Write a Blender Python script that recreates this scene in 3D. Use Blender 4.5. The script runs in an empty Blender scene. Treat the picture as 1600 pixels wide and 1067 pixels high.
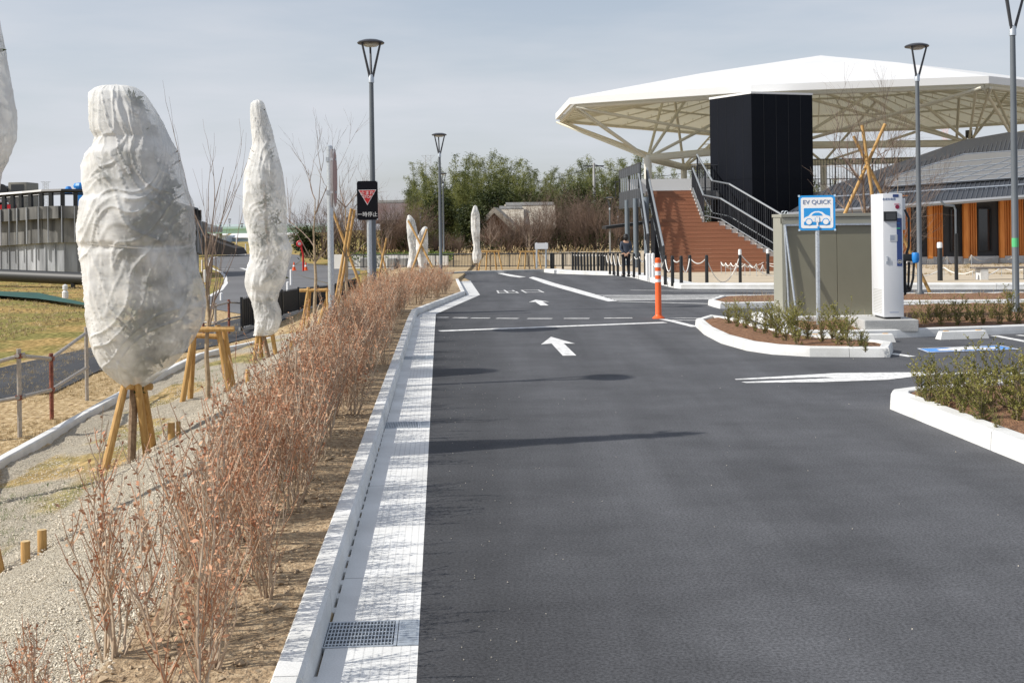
import bpy, bmesh, math, random
from math import sin, cos, pi, radians, sqrt, atan2
from mathutils import Vector, Matrix, noise
random.seed(7)
S = bpy.context.scene
COL = S.collection
# ---------------------------------------------------------------- camera
F, CX, HY, ROLL, H = 1867.0, 800.0, 351.4, 0.0127, 1.65
cam_d = bpy.data.cameras.new('camera'); cam = bpy.data.objects.new('camera', cam_d); COL.objects.link(cam)
cam_d.sensor_width = 36; cam_d.lens = F / 1600 * 36; cam_d.shift_y = -(533.5 - HY) / 1600
cam_d.clip_start = 0.1; cam_d.clip_end = 3000
cam.matrix_world = Matrix.Translation((0, 0, H)) @ Matrix.Rotation(pi / 2, 4, 'X') @ Matrix.Rotation(-ROLL, 4, 'Z')
S.camera = cam
# ---------------------------------------------------------------- light
ELEV = radians(39); LD = Vector((0.975 * cos(ELEV), 0.222 * cos(ELEV), -sin(ELEV)))
W = bpy.data.worlds.new('World'); S.world = W; W.use_nodes = True
nt = W.node_tree; bg = nt.nodes['Background']
sky = nt.nodes.new('ShaderNodeTexSky'); sky.sky_type = 'NISHITA'; sky.sun_disc = False
sky.sun_elevation = ELEV; sky.sun_rotation = radians(257.3); sky.air_density = 1.0; sky.dust_density = 1.6; sky.ozone_density = 1.5
tc = nt.nodes.new('ShaderNodeTexCoord'); mp = nt.nodes.new('ShaderNodeMapping'); mp.inputs['Scale'].default_value = (1.2, 1.2, 7)
nz = nt.nodes.new('ShaderNodeTexNoise'); nz.inputs['Scale'].default_value = 2.2; nz.inputs['Detail'].default_value = 5; nz.inputs['Roughness'].default_value = .55
rp = nt.nodes.new('ShaderNodeValToRGB'); rp.color_ramp.elements[0].position = .34; rp.color_ramp.elements[0].color = (.6, .6, .6, 1)
rp.color_ramp.elements[1].position = .6; rp.color_ramp.elements[1].color = (.96, .96, .96, 1)
sx = nt.nodes.new('ShaderNodeSeparateXYZ'); el = nt.nodes.new('ShaderNodeMapRange')
el.inputs['From Min'].default_value = .1; el.inputs['From Max'].default_value = .24; el.inputs['To Min'].default_value = 1.0; el.inputs['To Max'].default_value = .6
mu = nt.nodes.new('ShaderNodeMath'); mu.operation = 'MULTIPLY'
mx = nt.nodes.new('ShaderNodeMix'); mx.data_type = 'RGBA'; mx.inputs['B'].default_value = (5.75, 6.0, 6.5, 1)
L = nt.links.new
L(tc.outputs['Generated'], mp.inputs['Vector']); L(mp.outputs[0], nz.inputs['Vector']); L(nz.outputs['Fac'], rp.inputs[0])
L(tc.outputs['Generated'], sx.inputs[0]); L(sx.outputs['Z'], el.inputs['Value']); L(rp.outputs[0], mu.inputs[0]); L(el.outputs[0], mu.inputs[1])
L(mu.outputs[0], mx.inputs['Factor']); L(sky.outputs[0], mx.inputs['A']); L(mx.outputs['Result'], bg.inputs['Color'])
bg.inputs['Strength'].default_value = 0.12
sd = bpy.data.lights.new('sun', 'SUN'); sd.energy = 5.0; sd.angle = radians(.53); sd.color = (1.0, .955, .88)
sun = bpy.data.objects.new('sun', sd); COL.objects.link(sun); sun.rotation_euler = LD.to_track_quat('-Z', 'Y').to_euler()
sun.location = (-30, -5, 30)
S.view_settings.view_transform = 'Standard'; S.view_settings.look = 'None'; S.view_settings.gamma = 1; S.view_settings.exposure = 0.0
S.view_settings.use_curve_mapping = False
try:
    S.cycles.use_denoising = True; S.cycles.transparent_max_bounces = 24; S.cycles.max_bounces = 6; S.cycles.sample_clamp_indirect = 5
except Exception: pass

# ---------------------------------------------------------------- ground shape and the view's rays (photo pixels -> places)
def ray(px, py):
    u = (px - CX) / F; v = (HY - py) / F
    return (u * cos(ROLL) + v * sin(ROLL), -u * sin(ROLL) + v * cos(ROLL))
def Q(px, py, Y):                      # the point seen at a photo pixel, Y metres ahead
    X, Z = ray(px, py); return Vector((X * Y, Y, H + Z * Y))
def dip(y): return -0.5 * min(1, max(0, (y - 20) / 30))
def lerp(a, b, t): return a + (b - a) * t
def pl(x, pts):
    if x <= pts[0][0]: return pts[0][1]
    for (a, b), (c, d) in zip(pts, pts[1:]):
        if x <= c: return lerp(b, d, (x - a) / (c - a))
    return pts[-1][1]
def flat(px, py, dz=0):                # hit on the car park surface
    X, Z = ray(px, py); Y = 1.0
    lo, hi = .5, 400
    for _ in range(50):
        m = (lo + hi) / 2
        if H + Z * m > dip(m) + dz: lo = m
        else: hi = m
    return (X * lo, lo)
KF = [(-.06 * -6 - .5, -6), (-.06 * 22 - .5, 22)] + [flat(652.5, 492), flat(727.5, 461), flat(717, 440)]     # kerb face foot
KF[1] = (KF[2][0] + .06 * .5, KF[2][1] - .5)
AE = [(-.06 * -6 - .106, -6), flat(679.5, 512), flat(681, 491), flat(750, 461), flat(735, 439), flat(722, 431)]    # asphalt edge
def kx(y): return pl(y, [(b, a) for a, b in KF]) - (.11 if y > KF[2][1] else .117)
def side(x, y): return -(x + .06 * y)
def zg(x, y):
    if x > kx(y) : return dip(y) - .03
    s = side(x, y); top = .07 + dip(y)
    return pl(s, [(1.3, top), (1.9, lerp(top, -.8, .22)), (3.3, -.8), (4.6, -1.0)])
def P(px, py, dz=0):                   # hit on the ground
    X, Z = ray(px, py); y = .8; st = .05
    while y < 500:
        if H + Z * y < zg(X * y, y) + dz: break
        y += st; st = max(.05, y * .01)
    lo, hi = y - st, y
    for _ in range(30):
        m = (lo + hi) / 2
        if H + Z * m > zg(X * m, m) + dz: lo = m
        else: hi = m
    return Vector((X * lo, lo, zg(X * lo, lo)))
def PZ(px, py, z):                     # hit on a level plane
    X, Z = ray(px, py); Y = (z - H) / Z; return Vector((X * Y, Y, z))

# ---------------------------------------------------------------- materials
def mat(name, c, rough=.7, metal=0, var=.0, vs=8, c2=None, bump=0, bs=60, spec=.5, fine=0, fs=200, stretch=None, coord='pos', detail=4, bd=.02):
    m = bpy.data.materials.new(name); m.use_nodes = True; n = m.node_tree; b = n.nodes['Principled BSDF']; l = n.links.new
    b.inputs['Roughness'].default_value = rough; b.inputs['Metallic'].default_value = metal; b.inputs['Specular IOR Level'].default_value = spec
    b.inputs['Base Color'].default_value = (*c, 1)
    if coord == 'pos': g = n.nodes.new('ShaderNodeNewGeometry').outputs['Position']
    else: g = n.nodes.new('ShaderNodeTexCoord').outputs['Object']
    if stretch:
        q = n.nodes.new('ShaderNodeMapping'); q.inputs['Scale'].default_value = stretch; l(g, q.inputs[0]); g = q.outputs[0]
    col = None
    if var or c2:
        t = n.nodes.new('ShaderNodeTexNoise'); t.inputs['Scale'].default_value = vs; t.inputs['Detail'].default_value = detail; l(g, t.inputs['Vector'])
        r = n.nodes.new('ShaderNodeValToRGB'); r.color_ramp.elements[0].position = .34; r.color_ramp.elements[1].position = .66
        cc = c2 or tuple(min(1, x * (1 + var)) for x in c); c1 = c if c2 else tuple(x * (1 - var) for x in c)
        r.color_ramp.elements[0].color = (*c1, 1); r.color_ramp.elements[1].color = (*cc, 1)
        l(t.outputs['Fac'], r.inputs[0]); col = r.outputs[0]
    if fine:
        t2 = n.nodes.new('ShaderNodeTexNoise'); t2.inputs['Scale'].default_value = fs; t2.inputs['Detail'].default_value = 2; l(g, t2.inputs['Vector'])
        mr = n.nodes.new('ShaderNodeMapRange'); mr.inputs['From Min'].default_value = .3; mr.inputs['From Max'].default_value = .7
        mr.inputs['To Min'].default_value = 1 - fine; mr.inputs['To Max'].default_value = 1 + fine; l(t2.outputs['Fac'], mr.inputs['Value'])
        vm = n.nodes.new('ShaderNodeVectorMath'); vm.operation = 'SCALE'
        if col: l(col, vm.inputs[0])
        else: vm.inputs[0].default_value = c
        l(mr.outputs[0], vm.inputs['Scale']); col = vm.outputs[0]
    if col: l(col, b.inputs['Base Color'])
    if bump:
        t3 = n.nodes.new('ShaderNodeTexNoise'); t3.inputs['Scale'].default_value = bs; t3.inputs['Detail'].default_value = 4; l(g, t3.inputs['Vector'])
        bn = n.nodes.new('ShaderNodeBump'); bn.inputs['Strength'].default_value = bump; bn.inputs['Distance'].default_value = bd
        l(t3.outputs['Fac'], bn.inputs['Height']); l(bn.outputs[0], b.inputs['Normal'])
    return m
M = {}
def leafmat(name, a, b_, vs=3, trans=.35, rough=.55):
    m = mat(name, a, rough, c2=b_, vs=vs, detail=3, spec=.3); n = m.node_tree; l = n.links.new
    bs_ = n.nodes['Principled BSDF']; out = n.nodes['Material Output']; t = n.nodes.new('ShaderNodeBsdfTranslucent')
    src = bs_.inputs['Base Color'].links[0].from_socket; l(src, t.inputs['Color'])
    mx_ = n.nodes.new('ShaderNodeMixShader'); mx_.inputs[0].default_value = trans
    l(bs_.outputs[0], mx_.inputs[1]); l(t.outputs[0], mx_.inputs[2]); l(mx_.outputs[0], out.inputs['Surface']); return m
M['white'] = mat('white_paint', (.78, .78, .78), .5)
M['mark'] = mat('road_paint', (.52, .52, .51), .65, c2=(.86, .86, .85), vs=11, detail=12, fine=.22, fs=70)
M['black'] = mat('black_paint', (.012, .013, .015), .4)
M['darkhole'] = mat('dark_hole', (.006, .006, .007), .9)
M['pole'] = mat('grey_pole_paint', (.12, .135, .15), .4, var=.06, vs=3)
M['lamphead'] = mat('dark_lamp_paint', (.045, .047, .055), .35)
M['diffuser'] = mat('lamp_diffuser', (.55, .55, .5), .4)
M['galv'] = mat('galvanised_steel', (.52, .56, .6), .38, .55, var=.12, vs=40)
M['conc'] = mat('kerb_concrete', (.6, .6, .58), .85, c2=(.75, .755, .75), vs=2.6, detail=9, fine=.12, fs=160, bump=.2, bs=180, bd=.003)
M['conc2'] = mat('grey_concrete', (.42, .42, .41), .85, var=.14, vs=2.5, fine=.1, fs=80, bump=.2, bs=60)
M['wood'] = mat('stake_wood', (.42, .235, .075), .75, c2=(.56, .35, .13), vs=6, stretch=(6, 6, .7), bump=.35, bs=30, bd=.01, coord='obj')
M['woodend'] = mat('stake_end_wood', (.6, .45, .24), .8, var=.15, vs=30)
M['bark'] = mat('bark', (.2, .13, .08), .9, c2=(.32, .23, .15), vs=30, bump=.6, bs=60, bd=.01)
M['palebark'] = mat('pale_bark', (.3, .22, .14), .85, c2=(.42, .33, .22), vs=20, bump=.4, bs=60, bd=.006)
M['twig'] = mat('twig_bark', (.17, .12, .095), .85, c2=(.3, .23, .18), vs=9)
M['stem'] = mat('shrub_stem', (.36, .26, .18), .8, c2=(.58, .47, .35), vs=14)
M['bud'] = mat('shrub_bud', (.4, .15, .07), .7, c2=(.56, .36, .22), vs=12)
M['evergreen'] = leafmat('shrub_leaf', (.12, .13, .03), (.42, .39, .12), 9)
M['camlia'] = leafmat('covered_leaf', (.03, .05, .018), (.09, .11, .035), 8)
M['bamboo'] = leafmat('bamboo_leaf', (.06, .08, .022), (.29, .3, .095), .7)
M['darkleaf'] = leafmat('dark_tree_leaf', (.022, .035, .012), (.085, .1, .03), .9)
M['brush'] = mat('brush_twig', (.11, .08, .062), .9, c2=(.26, .185, .145), vs=.7)
M['estem'] = mat('evergreen_stem', (.1, .085, .05), .85, c2=(.24, .18, .11), vs=12)
M['drygrass'] = leafmat('dry_grass', (.3, .22, .11), (.55, .44, .26), 5, .25, .8)
M['greengrass'] = leafmat('green_grass', (.07, .12, .025), (.2, .25, .07), 5, .3, .7)
M['orange'] = mat('orange_plastic', (.8, .12, .02), .4)
M['reflect'] = mat('white_reflector', (.8, .8, .8), .4)
M['red'] = mat('red_paint', (.5, .015, .02), .45)
M['rope'] = mat('white_rope', (.72, .7, .66), .9)
M['navy'] = mat('navy_paint', (.03, .06, .2), .4)
M['blue'] = mat('sign_blue', (.02, .28, .66), .4)
M['text'] = mat('grey_lettering', (.1, .17, .34), .5)
M['chblue'] = mat('connector_blue', (.02, .22, .6), .4)
M['rust'] = mat('rusty_paint', (.12, .03, .02), .7, c2=(.3, .1, .06), vs=20)
M['steel'] = mat('scaffold_pipe', (.3, .29, .27), .5, .3, c2=(.45, .4, .35), vs=25)
M['skin'] = mat('skin', (.5, .3, .2), .6); M['hair'] = mat('hair', (.012, .01, .01), .6)
M['jacket'] = mat('jacket_cloth', (.05, .06, .085), .85, var=.15, vs=20); M['trouser'] = mat('trouser_cloth', (.012, .013, .018), .85)
M['beige'] = mat('box_olive_paint', (.235, .225, .165), .45, var=.03, vs=3)
M['membrane'] = leafmat('roof_membrane', (.84, .85, .86), (.87, .875, .88), 1, .22, .5)
M['under'] = leafmat('roof_lining', (.88, .85, .7), (.9, .87, .73), 1, .6, .7)
M['truss'] = mat('truss_cream_paint', (.66, .63, .52), .5)
M['tower'] = mat('dark_navy_cladding', (.005, .0065, .011), .6, var=.12, vs=.6, spec=.12)
M['rail'] = mat('rail_grey_paint', (.22, .24, .26), .4)
M['rail_dark'] = mat('rail_dark_paint', (.03, .033, .04), .45)
M['deckwood'] = mat('stair_brown_boards', (.31, .14, .075), .7, c2=(.36, .165, .092), vs=1.2, stretch=(.5, 3.3, 6))
M['orangewood'] = mat('orange_timber', (.62, .2, .035), .6, c2=(.75, .28, .06), vs=5, stretch=(4, 4, .4))
M['glassdark'] = mat('dark_window_glass', (.02, .022, .025), .08, spec=.8)
M['roofdark'] = mat('dark_roof_metal', (.06, .065, .075), .45, .3)
M['solar'] = mat('solar_panel_face', (.19, .19, .19), .3, spec=.6)
M['plaza'] = mat('sand_paving', (.5, .42, .31), .9, var=.08, vs=1.2, fine=.08, fs=40)
M['soilred'] = mat('red_brown_soil', (.19, .095, .05), .95, c2=(.34, .185, .1), vs=18, fine=.3, fs=110, bump=1, bs=70, bd=.04)

# ---------------------------------------------------------------- mesh builder
class MB:
    def __init__(s, o=(0, 0, 0)): s.v = []; s.f = []; s.mi = []; s.o = Vector(o)
    def add(s, vs, fs, m=0):
        k = len(s.v); s.v += [tuple(Vector(v) - s.o) for v in vs]; s.f += [tuple(i + k for i in f) for f in fs]; s.mi += [m] * len(fs)
    def box(s, c, d, rz=0, m=0, R=None):
        c = Vector(c); R = R or Matrix.Rotation(rz, 3, 'Z')
        vs = [c + R @ Vector((x * d[0] / 2, y * d[1] / 2, z * d[2] / 2)) for x in (-1, 1) for y in (-1, 1) for z in (-1, 1)]
        s.add(vs, [(0, 1, 3, 2), (4, 6, 7, 5), (0, 4, 5, 1), (2, 3, 7, 6), (0, 2, 6, 4), (1, 5, 7, 3)], m)
    def bbox(s, c, d, b=.01, rz=0, m=0):   # bevelled box
        bm = bmesh.new(); bmesh.ops.create_cube(bm, size=1)
        for v in bm.verts: v.co = Vector((v.co.x * d[0], v.co.y * d[1], v.co.z * d[2]))
        bmesh.ops.bevel(bm, geom=bm.edges[:], offset=b, segments=2, affect='EDGES', profile=.6)
        R = Matrix.Rotation(rz, 3, 'Z'); c = Vector(c)
        s.add([c + R @ v.co for v in bm.verts], [tuple(v.index for v in f.verts) for f in (bm.verts.index_update() or bm.faces)], m); bm.free()
    def tube(s, pts, r, n=8, m=0, cap=True):
        pts = [Vector(p) for p in pts]; rs = r if isinstance(r, (list, tuple)) else [r] * len(pts); vs = []; prev = None
        for i, p in enumerate(pts):
            t = (pts[min(i + 1, len(pts) - 1)] - pts[max(i - 1, 0)]).normalized()
            if prev is None: a = t.cross(Vector((0, 0, 1)) if abs(t.z) < .9 else Vector((1, 0, 0))).normalized()
            else: a = (prev - t * prev.dot(t)).normalized()
            prev = a; b = t.cross(a)
            vs += [p + (a * cos(2 * pi * k / n) + b * sin(2 * pi * k / n)) * rs[i] for k in range(n)]
        fs = [(i * n + k, i * n + (k + 1) % n, (i + 1) * n + (k + 1) % n, (i + 1) * n + k) for i in range(len(pts) - 1) for k in range(n)]
        if cap: fs += [tuple(range(n - 1, -1, -1)), tuple((len(pts) - 1) * n + k for k in range(n))]
        s.add(vs, fs, m)
    def lathe(s, c, prof, n=24, m=0, ax=None):
        c = Vector(c); vs = []
        for r, z in prof:
            for k in range(n):
                q = Vector((r * cos(2 * pi * k / n), r * sin(2 * pi * k / n), z)); vs.append(c + (ax @ q if ax else q))
        fs = [(i * n + k, i * n + (k + 1) % n, (i + 1) * n + (k + 1) % n, (i + 1) * n + k) for i in range(len(prof) - 1) for k in range(n)]
        if prof[0][0] > 1e-4: fs.append(tuple(range(n - 1, -1, -1)))
        if prof[-1][0] > 1e-4: fs.append(tuple((len(prof) - 1) * n + k for k in range(n)))
        s.add(vs, fs, m)
    def prism(s, pts, d, m=0):    # closed polygon swept by the vector d
        n = len(pts); d = Vector(d); pts = [Vector(p) for p in pts]
        s.add(pts + [p + d for p in pts], [tuple(range(n - 1, -1, -1)), tuple(range(n, 2 * n))] + [(i, (i + 1) % n, n + (i + 1) % n, n + i) for i in range(n)], m)
    def leaf(s, c, l, w, d=None, m=0):
        c = Vector(c); d = d or Vector((random.gauss(0, 1), random.gauss(0, 1), random.gauss(0, 1))).normalized()
        e = d.cross(Vector((random.gauss(0, 1), random.gauss(0, 1), random.gauss(0, 1)))).normalized() * w
        s.add([c, c + d * l * .5 + e, c + d * l, c + d * l * .5 - e], [(0, 1, 2, 3)], m)
    def text(s, t, size, c, m=0, nrm='front', sx=1, depth=.004, al='CENTER'):
        cu = bpy.data.curves.new('lettering', 'FONT'); cu.body = t; cu.size = size; cu.align_x = al; cu.align_y = 'CENTER'; cu.extrude = depth; cu.offset = -.005 * size
        ob = bpy.data.objects.new('lettering', cu); COL.objects.link(ob)
        me = bpy.data.meshes.new_from_object(ob.evaluated_get(bpy.context.evaluated_depsgraph_get()))
        c = Vector(c); R = Matrix.Rotation(pi / 2, 3, 'X') if nrm == 'front' else (nrm if isinstance(nrm, Matrix) else Matrix.Identity(3))
        s.add([c + R @ Vector((v.co.x * sx, v.co.y, v.co.z)) for v in me.vertices], [tuple(p.vertices) for p in me.polygons], m)
        bpy.data.objects.remove(ob); bpy.data.curves.remove(cu); bpy.data.meshes.remove(me)
    def build(s, name, mats, parent=None, smooth=False, label=None, cat=None, group=None, kind=None):
        me = bpy.data.meshes.new(name); me.from_pydata(s.v, [], s.f)
        for q in (mats if isinstance(mats, (list, tuple)) else [mats]): me.materials.append(M[q] if isinstance(q, str) else q)
        me.polygons.foreach_set('material_index', s.mi)
        if smooth:
            me.polygons.foreach_set('use_smooth', [True] * len(me.polygons))
            if smooth != 'all':
                try: me.set_sharp_from_angle(angle=radians(35))
                except Exception: pass
        me.update(); ob = bpy.data.objects.new(name, me); COL.objects.link(ob)
        if parent: ob.parent = parent
        else: ob.location = s.o
        if label: ob['label'] = label
        if cat: ob['category'] = cat
        if group: ob['group'] = group
        if kind: ob['kind'] = kind
        return ob
def thing(name, loc, label, cat, group=None, rz=0):
    o = bpy.data.objects.new(name, None); COL.objects.link(o); o.location = loc; o.rotation_euler = (0, 0, rz); o.empty_display_size = .3
    o['label'] = label; o['category'] = cat
    if group: o['group'] = group
    return o
def copy_tree(o, loc=None, rz=None, sc=None, label=None, parent=None):
    c = o.copy(); COL.objects.link(c); c.parent = parent
    if loc is not None: c.location = loc
    if rz is not None: c.rotation_euler = (0, 0, rz)
    if sc is not None: c.scale = sc if isinstance(sc, (tuple, list)) else (sc, sc, sc)
    if label: c['label'] = label
    for ch in o.children: copy_tree(ch, parent=c)
    return c
def sheet(name, pts, dz, m, kind='structure', cuts=(20, 50), label=None, cat=None, group=None, zf=None):
    bm = bmesh.new(); f = bm.faces.new([bm.verts.new((p[0], p[1], 0)) for p in pts])
    if f.normal.z == 0: f.normal_update()
    f.normal_update()
    if f.normal.z < 0: f.normal_flip()
    for y in cuts: bmesh.ops.bisect_plane(bm, geom=bm.verts[:] + bm.edges[:] + bm.faces[:], plane_co=(0, y, 0), plane_no=(0, 1, 0))
    bmesh.ops.triangulate(bm, faces=bm.faces[:])
    cx = sum(p[0] for p in pts) / len(pts); cy = sum(p[1] for p in pts) / len(pts); z0 = (zf(cx, cy) if zf else dip(cy)) + dz
    for v in bm.verts: v.co = Vector((v.co.x - cx, v.co.y - cy, (zf(v.co.x, v.co.y) if zf else dip(v.co.y)) + dz - z0))
    me = bpy.data.meshes.new(name); bm.to_mesh(me); bm.free(); me.materials.append(M[m] if isinstance(m, str) else m)
    o = bpy.data.objects.new(name, me); COL.objects.link(o); o.location = (cx, cy, z0)
    if kind: o['kind'] = kind
    if label: o['label'] = label
    if cat: o['category'] = cat
    if group: o['group'] = group
    return o
def fp(l, dz=0): return [flat(a, b, dz) for a, b in l]
# ================================================================ GROUND
def geo(a, b, s0, g):
    r = [a]; s = s0
    while r[-1] < b: r.append(r[-1] + s); s *= g
    return r
def ground():
    ys = [-14, -9, -5, -2, 0, 1, 1.6] + geo(2.2, 15, .07, 1.0) + geo(15.1, 60, .1, 1.018) + [62, 66, 72, 80, 90, 105, 125, 150, 200, 300, 500, 900]
    xs = [-600, -300, -150, -90, -60, -45, -36] + geo(-30, -12, .8, .96)[:-1] + geo(-11.5, -7.2, .2, 1) + geo(-7.1, -.6, .055, 1) + geo(-.5, 2, .15, 1.1) + geo(2.2, 30, .8, 1.15) + [45, 60, 90, 150, 300, 600]
    xs = sorted(set(round(x, 3) for x in xs)); ys = sorted(set(round(y, 3) for y in ys))
    nx, ny = len(xs), len(ys); vs = []; cl = []
    gx = lambda y: pl(y, KERB2)
    for y in ys:
        for x in xs:
            z = zg(x, y); s = side(x, y); k = kx(y)
            n1 = noise.noise(Vector((x * 1.3, y * 1.3, 3))); n2 = noise.noise(Vector((x * 9, y * 9, 1)))
            soil = grav = straw = grass = tan = 0
            if x < k + .075 and y < 46:
                if x >= k: z = zg(k - .01, y)
                if s < 1.22 + n1 * .2: soil = 1; z += n2 * .012 + .02 * noise.noise(Vector((x * 3.2, y * 3.2, 7)))
                elif s < gx(y): grav = 1; z += n2 * .02 + .05 * noise.noise(Vector((x * 1.1, y * 1.1, 9)))
                elif s < 8.5: straw = 1; z += n2 * .02
                else: grass = 1; z += n2 * .03
            elif x < k: 
                if side(x, y) > 3: grass = 1
                else: tan = 1
            if grav:
                g = noise.noise(Vector((x * .8 + 4, y * .5, 2))) + .25 * n1
                if abs(s - 4.0) < .6 and g > .02: grass = min(.8, (g - .02) * 6); grav = 1 - grass
            vs.append((x, y, z)); cl.append((soil, grav, straw, grass))
    fs = [(j * nx + i, j * nx + i + 1, (j + 1) * nx + i + 1, (j + 1) * nx + i) for j in range(ny - 1) for i in range(nx - 1)]
    me = bpy.data.meshes.new('ground'); me.from_pydata(vs, [], fs)
    at = me.color_attributes.new('cover', 'FLOAT_COLOR', 'POINT')
    at.data.foreach_set('color', [c for q in cl for c in q])
    m = bpy.data.materials.new('ground_cover'); m.use_nodes = True; n = m.node_tree; l = n.links.new; b = n.nodes['Principled BSDF']
    b.inputs['Roughness'].default_value = .95; b.inputs['Specular IOR Level'].default_value = .2
    ca = n.nodes.new('ShaderNodeVertexColor'); ca.layer_name = 'cover'; sp = n.nodes.new('ShaderNodeSeparateColor'); l(ca.outputs['Color'], sp.inputs[0])
    g = n.nodes.new('ShaderNodeNewGeometry').outputs['Position']
    def nzt(sc, det=4, st=None):
        t = n.nodes.new('ShaderNodeTexNoise'); t.inputs['Scale'].default_value = sc; t.inputs['Detail'].default_value = det
        if st: q = n.nodes.new('ShaderNodeMapping'); q.inputs['Scale'].default_value = st; l(g, q.inputs[0]); l(q.outputs[0], t.inputs['Vector'])
        else: l(g, t.inputs['Vector'])
        return t.outputs['Fac']
    def ramp(f, cs):
        r = n.nodes.new('ShaderNodeValToRGB'); el = r.color_ramp.elements
        while len(el) < len(cs): el.new(.5)
        for e, (p, c) in zip(el, cs): e.position = p; e.color = (*c, 1)
        l(f, r.inputs[0]); return r.outputs[0]
    def mix(f, a, c):
        q = n.nodes.new('ShaderNodeMix'); q.data_type = 'RGBA'; l(f, q.inputs['Factor']); l(a, q.inputs['A']); l(c, q.inputs['B']); return q.outputs['Result']
    base = ramp(nzt(3, 5), [(.35, (.36, .27, .16)), (.65, (.5, .39, .24))])
    soil = ramp(nzt(26, 6), [(.3, (.2, .14, .085)), (.47, (.36, .26, .16)), (.66, (.48, .37, .24))])
    vo = n.nodes.new('ShaderNodeTexVoronoi'); vo.inputs['Scale'].default_value = 105; l(g, vo.inputs['Vector'])
    vs_ = n.nodes.new('ShaderNodeSeparateColor'); l(vo.outputs['Color'], vs_.inputs[0])
    grav = ramp(vs_.outputs[0], [(0, (.46, .4, .31)), (.35, (.68, .61, .48)), (1, (.8, .74, .62))])
    gap = ramp(vo.outputs['Distance'], [(.5, (1, 1, 1)), (.85, (.5, .45, .38))])
    q = n.nodes.new('ShaderNodeMix'); q.data_type = 'RGBA'; q.blend_type = 'MULTIPLY'; q.inputs['Factor'].default_value = 1; l(grav, q.inputs['A']); l(gap, q.inputs['B']); grav = q.outputs['Result']
    straw = ramp(nzt(18, 6, (1, .35, 1)), [(.3, (.22, .14, .07)), (.5, (.47, .34, .18)), (.7, (.7, .56, .36))])
    gr0 = ramp(nzt(9, 6, (1, .5, 1)), [(.3, (.13, .11, .04)), (.5, (.3, .23, .095)), (.68, (.5, .38, .18))])
    gr1 = ramp(nzt(.55, 3), [(.42, (.75, .86, .6)), (.6, (1.25, 1.1, .95))])
    q = n.nodes.new('ShaderNodeMix'); q.data_type = 'RGBA'; q.blend_type = 'MULTIPLY'; q.inputs['Factor'].default_value = 1; l(gr0, q.inputs['A']); l(gr1, q.inputs['B']); grass = q.outputs['Result']
    c = mix(sp.outputs[0], base, soil); c = mix(sp.outputs[1], c, grav); c = mix(sp.outputs[2], c, straw); c = mix(ca.outputs['Alpha'], c, grass)
    l(c, b.inputs['Base Color'])
    bn = n.nodes.new('ShaderNodeBump'); bn.inputs['Strength'].default_value = .9; bn.inputs['Distance'].default_value = .025; l(nzt(60, 5), bn.inputs['Height'])
    b2 = n.nodes.new('ShaderNodeBump'); b2.invert = True; b2.inputs['Distance'].default_value = .02; l(sp.outputs[1], b2.inputs['Strength']); l(vo.outputs['Distance'], b2.inputs['Height']); l(bn.outputs[0], b2.inputs['Normal'])
    l(b2.outputs[0], b.inputs['Normal'])
    me.materials.append(m); o = bpy.data.objects.new('ground', me); COL.objects.link(o); o['kind'] = 'structure'
# lower small kerb line between gravel and straw, as distance from the road line by y
LK = [(-40, 1010), (0, 735), (147, 651), (207, 616), (276, 580), (316, 560), (362, 549), (395, 542), (440, 530), (478, 521)]
LKw = [PZ(a, b, -1.0) for a, b in LK]
KERB2 = [(p.y, side(p.x, p.y)) for p in LKw]
ground()

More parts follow.
